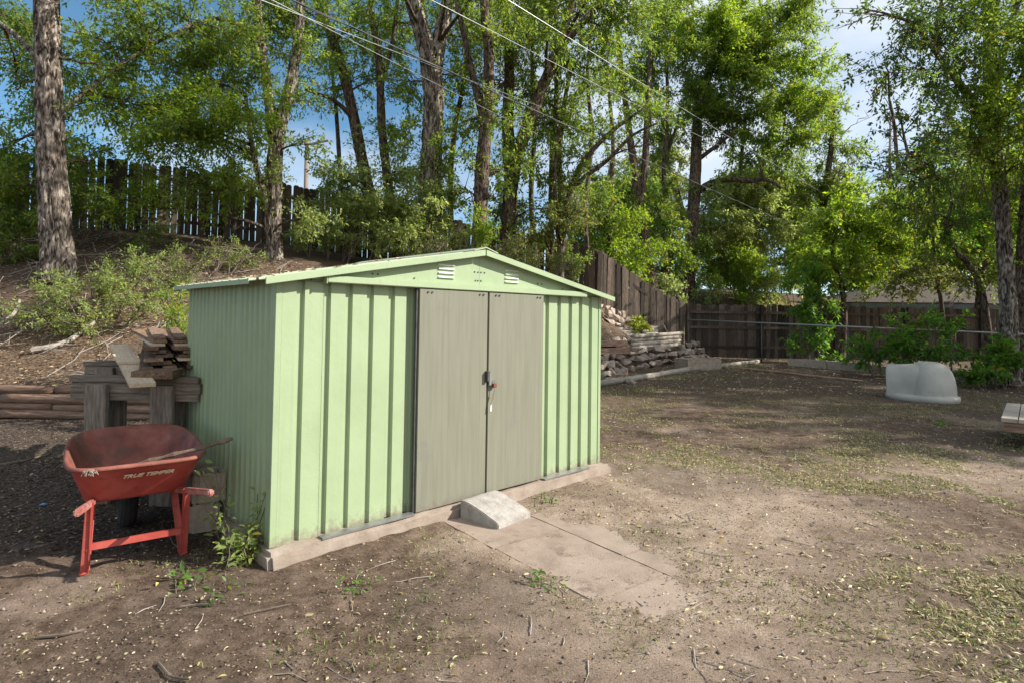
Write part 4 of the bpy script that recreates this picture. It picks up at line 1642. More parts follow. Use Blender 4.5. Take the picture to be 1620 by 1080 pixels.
def tree(label, trunks, blobs, seed, bark='bark', size=.085, tint='mid', detail=10, ivy=None, flare=1.25, group='trees on the slope', cat='tree', name='tree', droop=.35, nice=False, yellow=.05, twigs=.4, dead=(), tl=.42, per=11, rough=.14, dens=1.4, fine=False):
    """trunks: lists of (photo x, photo y, distance, radius); the first one starts at the ground."""
    fo = Foliage(seed)
    polys = []
    base = None
    for ti, tr in enumerate(trunks):
        P = np.array([[*at(a, b, y), r_] for a, b, y, r_ in tr])
        if ti == 0:
            g = h1(P[0, 0], P[0, 1])
            if abs(P[0, 2] - g) > .1:
                P = np.vstack([[P[0, 0], P[0, 1], g - .15, P[0, 3] * flare], P]) if P[0, 2] > g + .1 else P
                P[0, 2] = g - .15
            base = np.array([P[0, 0], P[0, 1], g])
        polys.append(catmull(P, .05 if fine and ti == 0 else .2))
    t = thing(name, label, cat, tuple(base), 0, group)
    for ti, P in enumerate(polys):
        m = MB()
        Q = P[:, :3] - base
        zz = np.r_[0, np.cumsum(np.linalg.norm(np.diff(Q, axis=0), axis=1))]

        def nz(ang, i):
            r_ = P[i, 3]
            k = .55 / max(r_, .06)
            q = fbm(np.cos(ang) * 2.6 + seed, np.sin(ang) * 2.6, zz[i] * .9, 3) - .5
            f = fbm(np.cos(ang) * 5.5 + seed + .35 * math.sin(zz[i] * 5), np.sin(ang) * 5.5, zz[i] * 2.0, 2)
            rid = 1 - np.clip(1 - abs(f - .5) * 5, 0, 1) * .75
            fl = 1 + .35 * math.exp(-zz[i] / .25) * (.6 + .4 * np.cos(ang * 4 + seed)) if ti == 0 else 1
            return (1 + q * .22 + (rid - .7) * rough) * fl
        m.tube(Q, P[:, 3], 72 if fine and ti == 0 else detail * (2 if P[0, 3] > .2 else 1), noise=nz)
        m.build('trunk' if ti == 0 else 'limb', M[bark], t, smooth=True)
    allp = np.concatenate([p[:, :3] for p in polys]) - base
    for b in blobs:
        px_, py_, Y_, Rr, n = b[:5]
        o = b[5] if len(b) > 5 else {}
        c = at(px_, py_, Y_) - base
        d = np.linalg.norm((allp - c) * np.array([1, 1, .7]), axis=1) + np.clip(allp[:, 2] - c[2] + .2, 0, 9) * .8
        src = allp[int(np.argmin(d))]
        fo.blob(src, c, Rr * 1.4, int(n * dens), GREEN[o.get('tint', tint)], o.get('size', size) * 1.22, o.get('droop', droop), o.get('flat', .75), o.get('per', per), o.get('sub', 7 + Rr * 4), o.get('tl', tl), o.get('yellow', yellow), o.get('pale', 0.), None, o.get('bare', 0))
    if ivy:
        for ti, z0, z1, n in ivy:
            P = polys[ti]
            sel = np.flatnonzero((P[:, 2] - base[2] > z0) & (P[:, 2] - base[2] < z1))
            k = fo.rng.choice(sel, n)
            a = fo.rng.uniform(0, 6.283, n)
            dr = np.stack([np.cos(a), np.sin(a), fo.rng.uniform(-.3, .6, n)], 1)
            st = P[k, :3] - base + dr * P[k, 3:4] * .95 + np.array([0, 0, 1.]) * fo.rng.uniform(-.1, .1, (n, 1))
            fo.sprays(st, dr, fo.rng.uniform(.12, .5, n), 8, .09, GREEN['pale'], .5, .03, .3)
    for ti, f0, ln, up_, az in dead:
        P = polys[ti]
        p = P[int(f0 * (len(P) - 1)), :3] - base
        d = np.array([math.cos(az), math.sin(az), up_])
        q = fo.limb(p, p + d * ln, .03, .006, .1, 10, 5, .3)
        for k in range(4):
            e = q[fo.rng.integers(3, 9)]
            fo.limb(e, e + unit(d + fo.rng.normal(size=3) * .7) * ln * .45, .01, .003, 0, 6, 4, .3)
    fo.build(t, nice=nice, twigs=twigs)
    return t


B = lambda *a, **k: (*a, k)
tree('massive grey barked tree at the left edge of the slope', [[(93, 446, 11, .28), (87, 340, 11, .235), (80, 220, 11, .215), (76, 100, 11, .205), (72, -60, 11, .19), (66, -260, 11, .16)],
     [(82, 190, 11.1, .05), (130, 150, 11.6, .045), (210, 90, 12.2, .035), (300, 40, 12.6, .025)], [(78, 120, 11, .06), (30, 60, 11.3, .045), (-40, 10, 11.5, .03)]],
     [B(30, 120, 12.5, 1.3, 2600, tint='dark'), B(0, 30, 12.5, 1.2, 2300, tint='dark'), B(20, 230, 12.4, 1.1, 2000), B(150, 60, 12.6, 1.3, 3200), B(230, 40, 12.2, 1.3, 3200), B(300, 30, 12.6, 1.1, 2400),
      B(150, 170, 12.8, 1.2, 2900), B(225, 170, 12.6, 1.2, 3200, tint='bright'), B(160, 265, 12.2, .9, 1500), B(10, 300, 12.0, .9, 1800), B(20, 380, 11.6, .7, 1000)], 1, 'bark', .085, 'mid', 16, dead=((0, .45, 1.5, .1, 2.6), (0, .5, 1.2, -.2, .2)), rough=.30, fine=True)
tree('slope tree forking into two upright stems above the fence, left of the blue gap', [[(433, 418, 14.2, .215), (432, 340, 14.2, .19), (434, 270, 14.2, .19), (440, 210, 14.2, .17), (458, 140, 14.2, .125), (472, 60, 14.2, .11), (478, -60, 14.2, .09), (484, -200, 14, .06)],
     [(436, 240, 14.2, .16), (424, 140, 14.1, .12), (412, 60, 14, .11), (402, -40, 14, .09), (396, -160, 14, .06)], [(428, 345, 14.15, .11), (410, 280, 13.9, .075), (396, 215, 13.6, .06), (388, 150, 13.3, .04)],
     [(418, 110, 14, .07), (390, 50, 13.7, .06), (340, 30, 13.3, .05), (280, 60, 12.8, .035)]],
     [B(300, 120, 13, 1.25, 4200), B(355, 75, 13.4, 1.1, 3000), B(270, 200, 12.8, 1.1, 3400, tint='bright'), B(330, 215, 13.2, 1.15, 4000), B(385, 160, 13, .9, 3000, tint='bright'), B(395, 60, 14.5, 1, 2200), B(300, 290, 12.8, .8, 1700), B(240, 330, 12.6, .7, 1300, tint='bright'),
      B(350, 290, 13.2, .7, 1300), B(460, 60, 14.4, .9, 1900), B(470, 160, 14.6, .7, 700), B(500, 30, 15, .9, 1300), B(480, 225, 14, .45, 350), B(430, 10, 14.5, 1, 1700), B(410, 290, 13.8, .5, 900, tint='pale'), B(495, 345, 13.8, .45, 900, tint='pale')], 2, 'bark', .085, 'mid', 12, ivy=[(0, .6, 5.5, 90)], rough=.28, fine=True)
tree('dark leaning tree curving up to the left behind the overgrown fence', [[(600, 396, 16.5, .20), (588, 330, 16.5, .18), (572, 250, 16.5, .16), (556, 170, 16.4, .15), (536, 90, 16.3, .13), (508, 20, 16.2, .11), (470, -60, 16, .08)], [(560, 190, 16.4, .08), (530, 160, 16, .06), (482, 142, 15.6, .04)]],
     [B(560, 290, 15.6, .9, 2300, tint='pale'), B(525, 270, 15.6, .6, 800), B(600, 330, 15.4, .8, 1900, tint='pale'), B(540, 60, 16.5, 1.2, 2400), B(590, 30, 16.8, 1.3, 2600), B(560, 130, 16.8, .9, 1300), B(615, 120, 16.8, .8, 1100), B(520, 350, 15.4, .6, 1100, tint='pale')], 3, 'bark_dark', .09, 'mid', 10, ivy=[(0, .6, 3.8, 170)])
for i_, (lab_, tr_) in enumerate((
        ('slim bare stem among the trees left of the leaning tree', [(548, 396, 17.4, .075), (540, 300, 17.4, .07), (532, 180, 17.4, .06), (520, 60, 17.4, .05), (512, -60, 17.4, .03)]),
        ('slim bare stem just right of the big forked trunk', [(716, 392, 17.0, .09), (712, 300, 17, .085), (720, 200, 17, .075), (736, 110, 17, .06), (740, -40, 17, .04)]),
        ('slim leaning stem right of the shed ridge', [(846, 392, 17.8, .085), (840, 310, 17.8, .08), (846, 200, 17.8, .07), (842, 90, 17.8, .06), (850, -50, 17.8, .04)]),
        ('slim stem between the thin pair and the slope fence', [(930, 420, 19.5, .09), (926, 330, 19.5, .085), (936, 220, 19.5, .075), (930, 110, 19.5, .06), (944, -30, 19.5, .04)]),
        ('slim stem beyond the fence left of the dark forking tree', [(968, 440, 22, .11), (962, 340, 22, .1), (970, 230, 22, .08), (958, 100, 22, .06)]),
        ('slim stem beyond the fence left of the largest far tree', [(1056, 465, 24, .12), (1062, 380, 24, .11), (1050, 280, 24, .09), (1056, 150, 24, .07), (1048, 20, 24, .05)]))):
    q_ = tr_[-2]
    tree(lab_, [tr_], [B(q_[0], q_[1] + 30, q_[2], .7, 600), B(tr_[2][0] + 8, tr_[2][1] - 30, q_[2], .5, 300)], 200 + i_, 'bark_dark', .09, 'mid', 8)
tree('slender straight tree just left of the big forked trunk', [[(628, 392, 16.2, .15), (615, 300, 16.2, .13), (604, 200, 16.2, .12), (600, 100, 16.2, .105), (588, 20, 16.2, .09), (580, -100, 16, .06)], [(602, 140, 16.2, .07), (622, 60, 16.2, .06), (632, -30, 16.2, .05)]],
     [B(640, 210, 15.8, .8, 1500), B(625, 270, 15.7, .8, 2100, tint='pale'), B(650, 40, 16.6, 1.2, 2300), B(615, 350, 15.5, .8, 1700, tint='pale'), B(655, 320, 15.2, .7, 1300, tint='pale')], 4, 'bark_dark', .09, 'mid', 10, ivy=[(0, .6, 3.6, 150)])
tree('thick forked tree with ivy on its trunk behind the shed', [[(675, 392, 15.2, .31), (679, 320, 15.2, .28), (683, 230, 15.2, .265), (686, 150, 15.2, .265), (678, 90, 15.2, .25), (664, 40, 15.1, .20), (645, -30, 15, .17), (620, -160, 15, .12)], [(684, 130, 15.2, .21), (694, 70, 15.2, .19), (709, 0, 15.2, .165), (722, -100, 15.2, .13)]],
     [B(720, 120, 15.6, .8, 1100), B(745, 60, 15.8, 1, 1500), B(640, 130, 15.6, .7, 900), B(710, 250, 15, .7, 1200), B(700, 330, 14.8, .6, 1500, tint='pale'), B(660, 370, 14.6, .6, 1500, tint='pale'), B(735, 20, 16, 1.2, 2000), B(655, 15, 16.2, 1.1, 1700), B(720, -80, 11.6, 1.5, 3800), B(820, -60, 12.0, 1.5, 3600), B(540, -130, 11.2, 1.3, 2600)], 5, 'bark', .09, 'mid', 13, ivy=[(0, .5, 3.2, 480)], rough=.28, fine=True)
tree('upright tree with a sawn stub rising over the shed ridge', [[(757, 392, 14.8, .20), (760, 330, 14.8, .18), (764, 250, 14.8, .175), (771, 170, 14.8, .16), (773, 90, 14.8, .13), (766, 10, 14.8, .11), (760, -120, 14.8, .08)], [(768, 200, 14.8, .12), (748, 120, 14.8, .09), (737, 70, 14.8, .08), (722, 0, 14.8, .06)], [(760, 318, 14.8, .08), (772, 310, 14.7, .07), (776, 308, 14.65, .06)]],
     [B(780, 190, 15, .7, 1000), B(800, 60, 15.6, 1.1, 2200), B(740, 190, 15.4, .7, 800), B(765, 360, 14.2, .45, 800, tint='bright'), B(735, 300, 15, .6, 700), B(800, 270, 15, .6, 800)], 6, 'bark_dark', .09, 'mid', 11, ivy=[(0, .6, 2.6, 60)])
tree('dark tree leaning right and forking high over the shed roof', [[(803, 392, 16.2, .22), (806, 320, 16.2, .20), (816, 255, 16.2, .185), (838, 190, 16.2, .17), (862, 130, 16.2, .155), (886, 75, 16.2, .14), (918, 40, 16.2, .11), (962, -10, 16.2, .09), (1000, -80, 16.2, .06)], [(884, 85, 16.2, .12), (895, 40, 16.2, .11), (912, -20, 16.2, .09), (930, -120, 16.2, .06)]],
     [B(850, 60, 16.8, 1.2, 2500), B(840, 250, 16, .9, 1700), B(930, 110, 16.8, 1.1, 2300), B(960, 50, 17, 1.3, 3300), B(1000, 20, 17, 1.2, 2700), B(890, 190, 16.6, .9, 1500), B(920, 200, 16.8, .9, 1600), B(845, 330, 15.6, .8, 900), B(830, 150, 16.8, .8, 1000), B(880, -50, 11.4, 1.5, 4200), B(1010, -90, 11.2, 1.4, 3800)], 7, 'bark_dark', .09, 'mid', 11, ivy=[(0, .6, 2.5, 60)])
tree('shaggy leafy trunk standing close behind the leaning tree', [[(806, 392, 17.2, .21), (808, 300, 17.2, .2), (803, 200, 17.2, .18), (806, 110, 17.2, .15), (800, 20, 17.2, .11), (806, -100, 17.2, .07)]],
     [B(800, 130, 17.4, .9, 1300), B(820, 20, 17.4, 1.2, 2200), B(790, 330, 16.8, .6, 1100), B(770, 40, 17.4, 1.2, 2000)], 8, 'bark_dark', .095, 'olive', 10, ivy=[(0, .5, 4.5, 200)])
tree('pair of thin dark stems at the right of the trunk cluster', [[(872, 398, 16.8, .095), (872, 320, 16.8, .085), (874, 240, 16.8, .08), (880, 160, 16.8, .07), (880, 60, 16.8, .06), (876, -60, 16.8, .04)], [(893, 395, 16.6, .085), (888, 330, 16.6, .08), (885, 250, 16.6, .075), (892, 170, 16.6, .065), (905, 100, 16.6, .05)]],
     [B(860, 160, 17, .9, 1500), B(900, 30, 17.4, 1.3, 2600), B(880, 340, 16.2, .8, 1100, tint='olive'), B(850, 370, 15.6, .6, 700, tint='olive'), B(900, 280, 16.6, .7, 1300)], 9, 'bark_dark', .09, 'mid', 8)
tree('tree sending long bare limbs out to the right above the slope fence', [[(886, 420, 16.0, .11), (890, 370, 16.0, .10), (898, 320, 16, .09), (915, 270, 16, .08), (945, 230, 16, .065), (985, 195, 16, .05), (1030, 165, 16, .03)], [(905, 300, 16, .07), (925, 280, 15.8, .06), (960, 255, 15.6, .05), (1000, 215, 15.4, .04), (1040, 195, 15.2, .025)], [(888, 400, 16, .06), (880, 350, 16, .06), (878, 280, 16, .05), (884, 200, 16, .04)]],
     [B(1000, 160, 16, .8, 1200), B(950, 210, 16, .6, 700), B(1030, 180, 15.6, .7, 900), B(905, 345, 15.6, .6, 800, tint='olive'), B(910, 300, 16, .6, 800, tint='olive'), B(925, 250, 15.8, .6, 800)], 10, 'bark_dark', .08, 'mid', 8, dead=((0, .6, 1.4, .5, .3), (1, .5, 1.2, .2, -.3)))
tree('dark slim tree forking behind the middle of the slope fence', [[(1031, 462, 23, .26), (1022, 400, 23, .23), (1014, 340, 23, .22), (1008, 300, 23, .19), (998, 230, 23, .14), (988, 150, 23, .11), (975, 40, 23, .08)], [(1012, 320, 23, .17), (1020, 260, 23, .14), (1024, 180, 23, .12), (1030, 60, 23, .08)]],
     [B(990, 120, 23.5, 1.7, 3000, size=.12), B(1030, 70, 23.5, 1.8, 3600, size=.12), B(950, 320, 22, 1.5, 2900, size=.12), B(985, 380, 21.6, 1.4, 2700, tint='bright', size=.11), B(930, 350, 21.5, 1.1, 1800, tint='mid', size=.11), B(1040, 330, 22.6, 1.2, 2300, size=.11), B(1000, 430, 21.6, .9, 2400, tint='bright', size=.11)], 11, 'bark_dark', .12, 'mid', 10, dens=1.9)
tree('largest far tree with a long level limb above the corner of the fences', [[(1087, 474, 25, .33), (1090, 420, 25, .28), (1095, 360, 25, .26), (1099, 300, 25, .25), (1102, 220, 25, .22), (1106, 170, 25, .19), (1125, 110, 25, .14), (1150, 40, 25, .1), (1170, -40, 25, .07)], [(1102, 305, 25, .16), (1125, 290, 24.6, .14), (1155, 284, 24.2, .12), (1190, 287, 23.8, .10), (1212, 284, 23.6, .07), (1240, 300, 23.4, .04)], [(1203, 287, 23.7, .07), (1206, 262, 23.7, .07), (1212, 245, 23.7, .05), (1236, 238, 23.6, .04)],
     [(1092, 390, 25, .14), (1078, 330, 25, .12), (1066, 285, 25, .11), (1056, 250, 25, .07), (1070, 200, 25, .05)], [(1108, 250, 25, .1), (1135, 230, 24.5, .08), (1165, 205, 24, .05)]],
     [B(1090, 60, 25.5, 2, 6500, tint='bright'), B(1150, 40, 25, 2, 7500, tint='bright'), B(1130, 120, 24.6, 1.8, 6500), B(1190, 100, 24.6, 1.9, 8000, tint='bright'), B(1080, 140, 25, 1.6, 4500), B(1230, 60, 24.8, 1.8, 6500), B(1250, 130, 24.6, 1.8, 7000, tint='bright'), B(1200, 180, 24.4, 1.7, 6000), B(1270, 20, 25, 1.3, 3200),
      B(1150, 190, 25, 1.4, 3600), B(1220, 235, 24, 1.4, 4400), B(1285, 190, 24.6, 1.2, 3000), B(1060, 220, 25.5, 1.3, 2600), B(1060, 20, 25.5, 1.7, 4600), B(1130, 330, 25, 1.5, 2800, tint='pale'), B(1070, 400, 24, 1.2, 2600)], 12, 'bark_dark', .12, 'mid', 12, group='trees beyond the back fence', dens=1.65)
tree('thin dark tree standing right of the largest far tree', [[(1166, 474, 26, .16), (1166, 400, 26, .14), (1168, 330, 26, .12), (1172, 260, 26, .09), (1180, 180, 26, .06)]],
     [B(1150, 380, 25.5, 1.5, 3800, tint='olive', size=.12), B(1200, 360, 25.5, 1.5, 4200, tint='pale', size=.12), B(1180, 290, 26, 1.5, 3600, tint='olive', size=.12), B(1230, 330, 25, 1.5, 4000, tint='pale', size=.12), B(1120, 430, 25, 1.1, 2600, tint='bright', size=.11), B(1185, 430, 24.5, 1.2, 3400, tint='bright', size=.11)], 13, 'bark_dark', .12, 'mid', 9, group='trees beyond the back fence', dens=1.9)
tree('grey leafy elm at the right edge of the big crown, before the pale sky gap', [[(1285, 470, 26, .2), (1290, 400, 26, .18), (1300, 330, 26, .15), (1312, 260, 26, .12), (1318, 200, 26, .08), (1320, 150, 26, .04)]],
     [B(1290, 300, 26, 1.6, 4600, size=.12, tint='olive'), B(1310, 230, 26, 1.3, 2600, size=.12), B(1260, 370, 25.5, 1.5, 4200, size=.12, tint='pale'), B(1320, 290, 26, 1.2, 2400, size=.12), B(1310, 170, 26.5, 1, 1400, size=.12), B(1240, 290, 26, 1.4, 3800, size=.12), B(1320, 350, 26, 1.3, 3600, size=.12)], 14, 'bark_dark', .12, 'mid', 9, group='trees beyond the back fence', dead=((0, .75, 2.5, .8, .4),))
tree('bent young maple with bright green leaves in front of the back fence', [[(1330, 584, 18.1, .105), (1334, 545, 18.1, .09), (1336, 500, 18.1, .08), (1332, 455, 18.1, .075), (1322, 425, 18.1, .065), (1316, 395, 18.1, .05), (1326, 360, 18.1, .035)], [(1334, 462, 18.1, .05), (1346, 440, 17.9, .04), (1372, 410, 17.7, .03), (1395, 380, 17.5, .02)]],
     [B(1300, 350, 17.9, .9, 2300), B(1350, 350, 17.9, 1.0, 2900), B(1290, 410, 17.7, .8, 2000), B(1380, 370, 17.7, .9, 2400), B(1345, 410, 17.5, .8, 2000), B(1410, 330, 17.7, .9, 2100), B(1425, 400, 17.5, .8, 1900), B(1270, 440, 17.3, .6, 1200, tint='maple'), B(1440, 360, 17.7, .8, 1700), B(1290, 480, 17.1, .5, 900, tint='maple'), B(1360, 300, 18.1, .8, 1500)], 15, 'bark_dark', .12, 'bright', 9, group='trees at the end of the yard', dens=.75)
tree('tall rough trunk at the right edge with drooping bare shoots', [[(1601, 606, 13.2, .20), (1597, 540, 13.2, .165), (1594, 460, 13.2, .15), (1588, 380, 13.2, .14), (1582, 300, 13.2, .135), (1575, 240, 13.2, .135), (1570, 160, 13.2, .14), (1566, 80, 13.2, .12), (1570, 0, 13.2, .10), (1580, -150, 13.2, .07)], [(1574, 235, 13.2, .10), (1545, 170, 12.8, .08), (1500, 110, 12.2, .06), (1450, 40, 11.4, .04)], [(1576, 250, 13.2, .10), (1540, 240, 12.7, .075), (1490, 250, 12.2, .06), (1440, 268, 11.6, .04), (1390, 285, 11, .025)], [(1578, 200, 13.2, .1), (1620, 120, 12.6, .08), (1690, 20, 11.8, .06)], [(1575, 140, 13.2, .08), (1600, 40, 13, .06), (1640, -80, 12.6, .05)]],
     [B(1430, 60, 11.4, .8, 1000, tint='dark'), B(1480, 40, 12, .9, 1800, tint='dark'), B(1530, 80, 12.4, .95, 2400), B(1475, 130, 12, .8, 1300, tint='dark'), B(1540, 170, 12.4, .8, 1900), B(1600, 60, 12.2, 1, 2800, tint='bright'), B(1610, 160, 12, .9, 2600, tint='bright'), B(1400, 100, 11.2, .6, 420, tint='dark'), B(1500, 210, 12.2, .7, 1400),
      B(1440, 240, 11.8, .6, 900, tint='dark'), B(1480, 280, 12, .6, 1000, tint='dark'), B(1400, 270, 11.2, .45, 360, tint='dark'), B(1610, 260, 12.4, .7, 1600, tint='bright'), B(1560, 20, 12.8, 1, 2200), B(1660, 60, 12, 1.3, 3500), B(1670, 200, 12, 1.1, 2800), B(1500, -60, 12, 1.4, 2500), B(1600, -100, 12.4, 1.6, 3800), B(1700, -120, 12.4, 1.6, 3800), B(1420, 170, 11.6, .6, 500, tint='dark'), B(1355, 20, 11, .5, 200, tint='dark')], 16, 'bark', .085, 'mid', 12, group='trees at the end of the yard', rough=.32, dens=1.25, fine=True)
tree('crooked slim tree whose trunk crosses before the brown roof', [[(1566, 560, 15.2, .09), (1560, 500, 15.2, .085), (1550, 450, 15.2, .08), (1530, 415, 15.2, .07), (1505, 390, 15.2, .06), (1498, 360, 15.2, .05), (1506, 320, 15.2, .035)], [(1494, 520, 16.4, .05), (1488, 470, 16.2, .05), (1480, 420, 16, .04), (1476, 370, 15.8, .03)]],
     [B(1480, 340, 15.4, .9, 2200), B(1530, 350, 15.2, .9, 2300, tint='maple'), B(1500, 290, 15.6, 1, 2200), B(1550, 300, 15.6, .9, 2000, tint='bright'), B(1450, 320, 15.8, .9, 2100), B(1440, 430, 15.8, .8, 1300, tint='olive'), B(1560, 420, 15, .6, 700), B(1510, 440, 15.6, .6, 1100, tint='olive'), B(1400, 450, 16, .6, 1100, tint='olive')], 17, 'bark_dark', .10, 'mid', 9, group='trees at the end of the yard', dens=.8)
tree('straight dark trunk cut off by the right edge of the photo', [[(1622, 600, 14.4, .2), (1618, 520, 14.4, .17), (1618, 440, 14.4, .15), (1622, 340, 14.4, .13), (1628, 200, 14.4, .1), (1636, 60, 14.4, .06)]],
     [B(1640, 300, 14.6, 1, 2200, tint='bright'), B(1690, 200, 14.4, 1.3, 3200), B(1720, 60, 14.4, 1.6, 4200), B(1680, 360, 14.2, 1, 2200, tint='maple'), B(1760, 240, 14, 1.5, 4200), B(1800, 100, 14, 1.7, 4800)], 18, 'bark_dark', .1, 'mid', 9, group='trees at the end of the yard', dens=.9)
tree('dense dark leaved tree against the back fence behind the right edge trunks', [[(1545, 560, 19.9, .16), (1550, 480, 19.9, .14), (1556, 400, 19.9, .12), (1560, 300, 19.9, .08)], [(1552, 460, 19.9, .1), (1590, 400, 19.8, .08), (1620, 320, 19.8, .05)]],
     [B(1500, 420, 19.9, .9, 2300), B(1550, 360, 19.9, 1.2, 3600, tint='bright'), B(1500, 310, 20, 1.1, 3000), B(1600, 420, 19.8, 1.1, 3200), B(1640, 340, 19.8, 1.3, 4200), B(1590, 270, 20, 1.3, 3800, tint='bright'), B(1530, 240, 20, 1.1, 2600), B(1680, 440, 19.6, 1.2, 3600), B(1700, 260, 19.8, 1.5, 4600)], 19, 'bark_dark', .11, 'mid', 9, group='trees at the end of the yard')
for i, (lab, x, y, hgt) in enumerate((('tall shade tree right of the yard, its crown leaning over the grass', 17.5, 12.2, 9.5), ('broad shade tree right of the yard beside the plank table', 21.5, 10.9, 10.5), ('spreading shade tree right of the yard nearest the camera', 17.5, 8.7, 9.0))):
    fo = Foliage(70 + i)
    g = h1(x, y)
    t = thing('tree', lab, 'tree', (x, y, g), 0, 'trees at the end of the yard')
    MB().tube(catmull([(0, 0, -.2), (.1, 0, 1.5), (0, .15, 3.2), (.2, .1, 5.5), (.1, 0, hgt - 2)], .3), np.linspace(.3, .08, len(catmull([(0, 0, -.2), (.1, 0, 1.5), (0, .15, 3.2), (.2, .1, 5.5), (.1, 0, hgt - 2)], .3))), 12).build('trunk', M['bark_dark'], t, smooth=True)
    for k in range(9):
        a = k * 2.4
        fo.blob((0, .1, 2.6 + k * .45), (math.cos(a) * 1.9, math.sin(a) * 1.5, 3.8 + k * .62), 2.1, 4800, GREEN['mid'], .13)
    fo.build(t, twigs=0)


for i, (lab, px_, Y_, top_, w_, tn) in enumerate((
        ('far rounded tree behind the corner of the slope fence', 960, 34, 230, 2.6, 'dark'), ('far olive tree behind the large level-limbed tree', 1050, 36, 190, 2.8, 'olive'), ('far bright tree filling the gap right of the large level-limbed tree', 1170, 37, 200, 3.0, 'mid'),
        ('far tree low behind the grey leafy elm', 1290, 38, 290, 2.8, 'olive'), ('far dark tree behind the young maple', 1375, 36, 330, 2.6, 'mid'), ('far broad tree rising behind the brown roof', 1480, 38, 240, 3.2, 'bright'), ('far bright tree behind the right edge trunk', 1590, 38, 180, 3.2, 'bright'), ('far dark tree just beyond the right edge trunk', 1690, 36, 180, 3.0, 'mid'))):
    ys = np.linspace(top_ + 50, 430, 4)
    rg_ = random.Random(i)
    tree(lab, [[(px_, 470, Y_, .28), (px_ + 4, 400, Y_, .24), (px_ - 4, (470 + top_) / 2, Y_, .18), (px_ + 6, top_ + 30, Y_, .08)]],
         [B(px_ + rg_.uniform(-38, 38), y_ + rg_.uniform(-15, 15), Y_ + rg_.uniform(-1, 1), w_ * rg_.uniform(.7, .95), 2900) for y_ in list(ys) + list(ys[1:])], 100 + i, 'bark_dark', .17, tn, 8, group='far trees behind the yard', twigs=0, dens=2.0)


def conifer():
    p0, p1 = at(1408, 300, 42), at(1410, 172, 42)
    g = h1(p0[0], p0[1])
    t = thing('bare_conifer', 'thin bare blue grey conifer spire in the pale sky gap', 'tree', (p0[0], p0[1], g))
    top = p1[2] - g
    MB().tube([(0, 0, -.2), (0, 0, top * .6), (.05, 0, top)], [.22, .14, .03], 8).build('trunk', M['dead'], t)
    m = MB()
    rg = random.Random(4)
    for k in range(90):
        z = top * (.35 + .64 * k / 90)
        a = rg.uniform(0, 6.28)
        ln = (top - z) * .16 + .25
        m.tube([(0, 0, z), (math.cos(a) * ln * .6, math.sin(a) * ln * .6, z + .03), (math.cos(a) * ln, math.sin(a) * ln, z - .12)], [.03, .02, .008], 4, cap=False)
    m.build('branches', M['dead'], t)


conifer()


# drooping bare shoots below the right-hand crown
t16 = [o for o in bpy.data.objects if o.name.startswith('tree') and 'drooping bare shoots' in o.get('label', '')][0]
m = MB()
rg = np.random.default_rng(5)
for k in range(85):
    a = at(rg.uniform(1450, 1640), rg.uniform(215, 300), rg.uniform(12.1, 13.4))
    ln = rg.uniform(.5, 1.7)
    pts = [a + np.array([.12 * math.sin(s_ * 2 + k), .1 * math.cos(s_ * 3 + k), -ln * s_]) * 1.0 for s_ in np.linspace(0, 1, 7)]
    m.tube(np.array(pts) - np.array(t16.location), np.linspace(.009, .003, 7), 4, cap=False)
stuff(m.build('hanging_shoots', M['bark_dark'], t16))


# ------------------------------------------------------------------ shrubs, vines and weeds
def shrub(label, spots, seed, size=.07, tint='mid', stems=7, hgt=.5, group='shrubs on the slope', nice=False, name='shrub', cat='shrub', droop=.25, twig='twig', bare=0, pale=.1, yellow=.04, flat=.65, mat_wood=None):
    """spots: (photo x, photo y, distance, radius, leaves); rooted at the ground under the first spot."""
    fo = Foliage(seed)
    c0 = at(*spots[0][:3])
    g = h1(c0[0], c0[1])
    base = np.array([c0[0], c0[1], g])
    t = thing(name, label, cat, tuple(base), 0, group)
    for px_, py_, Y_, Rr, n in spots:
        c = at(px_, py_, Y_)
        gz_ = h1(c[0], c[1])
        c[2] = max(c[2], gz_ + Rr * .3)
        src = np.array([c[0] * .6 + base[0] * .4, c[1] * .6 + base[1] * .4, 0])
        src[2] = h1(src[0], src[1]) - .03
        for k in range(max(1, stems // len(spots))):
            fo.limb(src - base, c - base + fo.rng.normal(size=3) * Rr * .5, .014, .005, .1, 8, 5, .2)
        fo.blob(src - base, c - base, Rr * 1.15, int(n * (1.1 if size > .13 else 1.7)), GREEN[tint], size, droop, flat, 9, 8 + bare, .26, yellow, pale, .014, bare)
    fo.build(t, nice=nice, twigs=.7, name='leaves', wood=twig, branch='stems')
    return t


shrub('sprawling pale green shrub with bare twigs below the massive tree', [(150, 452, 9.9, .7, 2000), (90, 470, 9.6, .6, 1300), (210, 440, 10.2, .65, 1700), (120, 500, 9.2, .5, 900), (60, 495, 9.3, .45, 700), (230, 480, 9.8, .5, 800)], 31, .06, 'pale', 18, bare=4)
shrub('straggling shrub on the slope left above the shed roof', [(300, 425, 11.6, .6, 1200), (360, 400, 12.4, .55, 1000), (270, 450, 11.0, .45, 800), (400, 405, 12.8, .4, 500)], 32, .06, 'pale', 12, bare=4)
shrub('leafy shrub hiding the foot of the fence at the far left', [(30, 330, 11.8, .9, 2600), (10, 400, 11.2, .7, 1600), (0, 280, 12.2, .9, 2200), (130, 300, 12.6, .8, 2000), (180, 330, 12.6, .8, 1800), (240, 370, 12.6, .6, 900), (60, 270, 12.6, .8, 1800)], 33, .075, 'mid', 12, bare=2)
shrub('pale vine tangle over the fence behind the left roof slope', [(520, 365, 15.0, .7, 900), (470, 370, 14.8, .45, 450), (570, 375, 14.9, .6, 800), (620, 380, 14.6, .6, 800), (560, 330, 15.4, .6, 600)], 34, .085, 'pale', 12, name='vine', cat='vine')
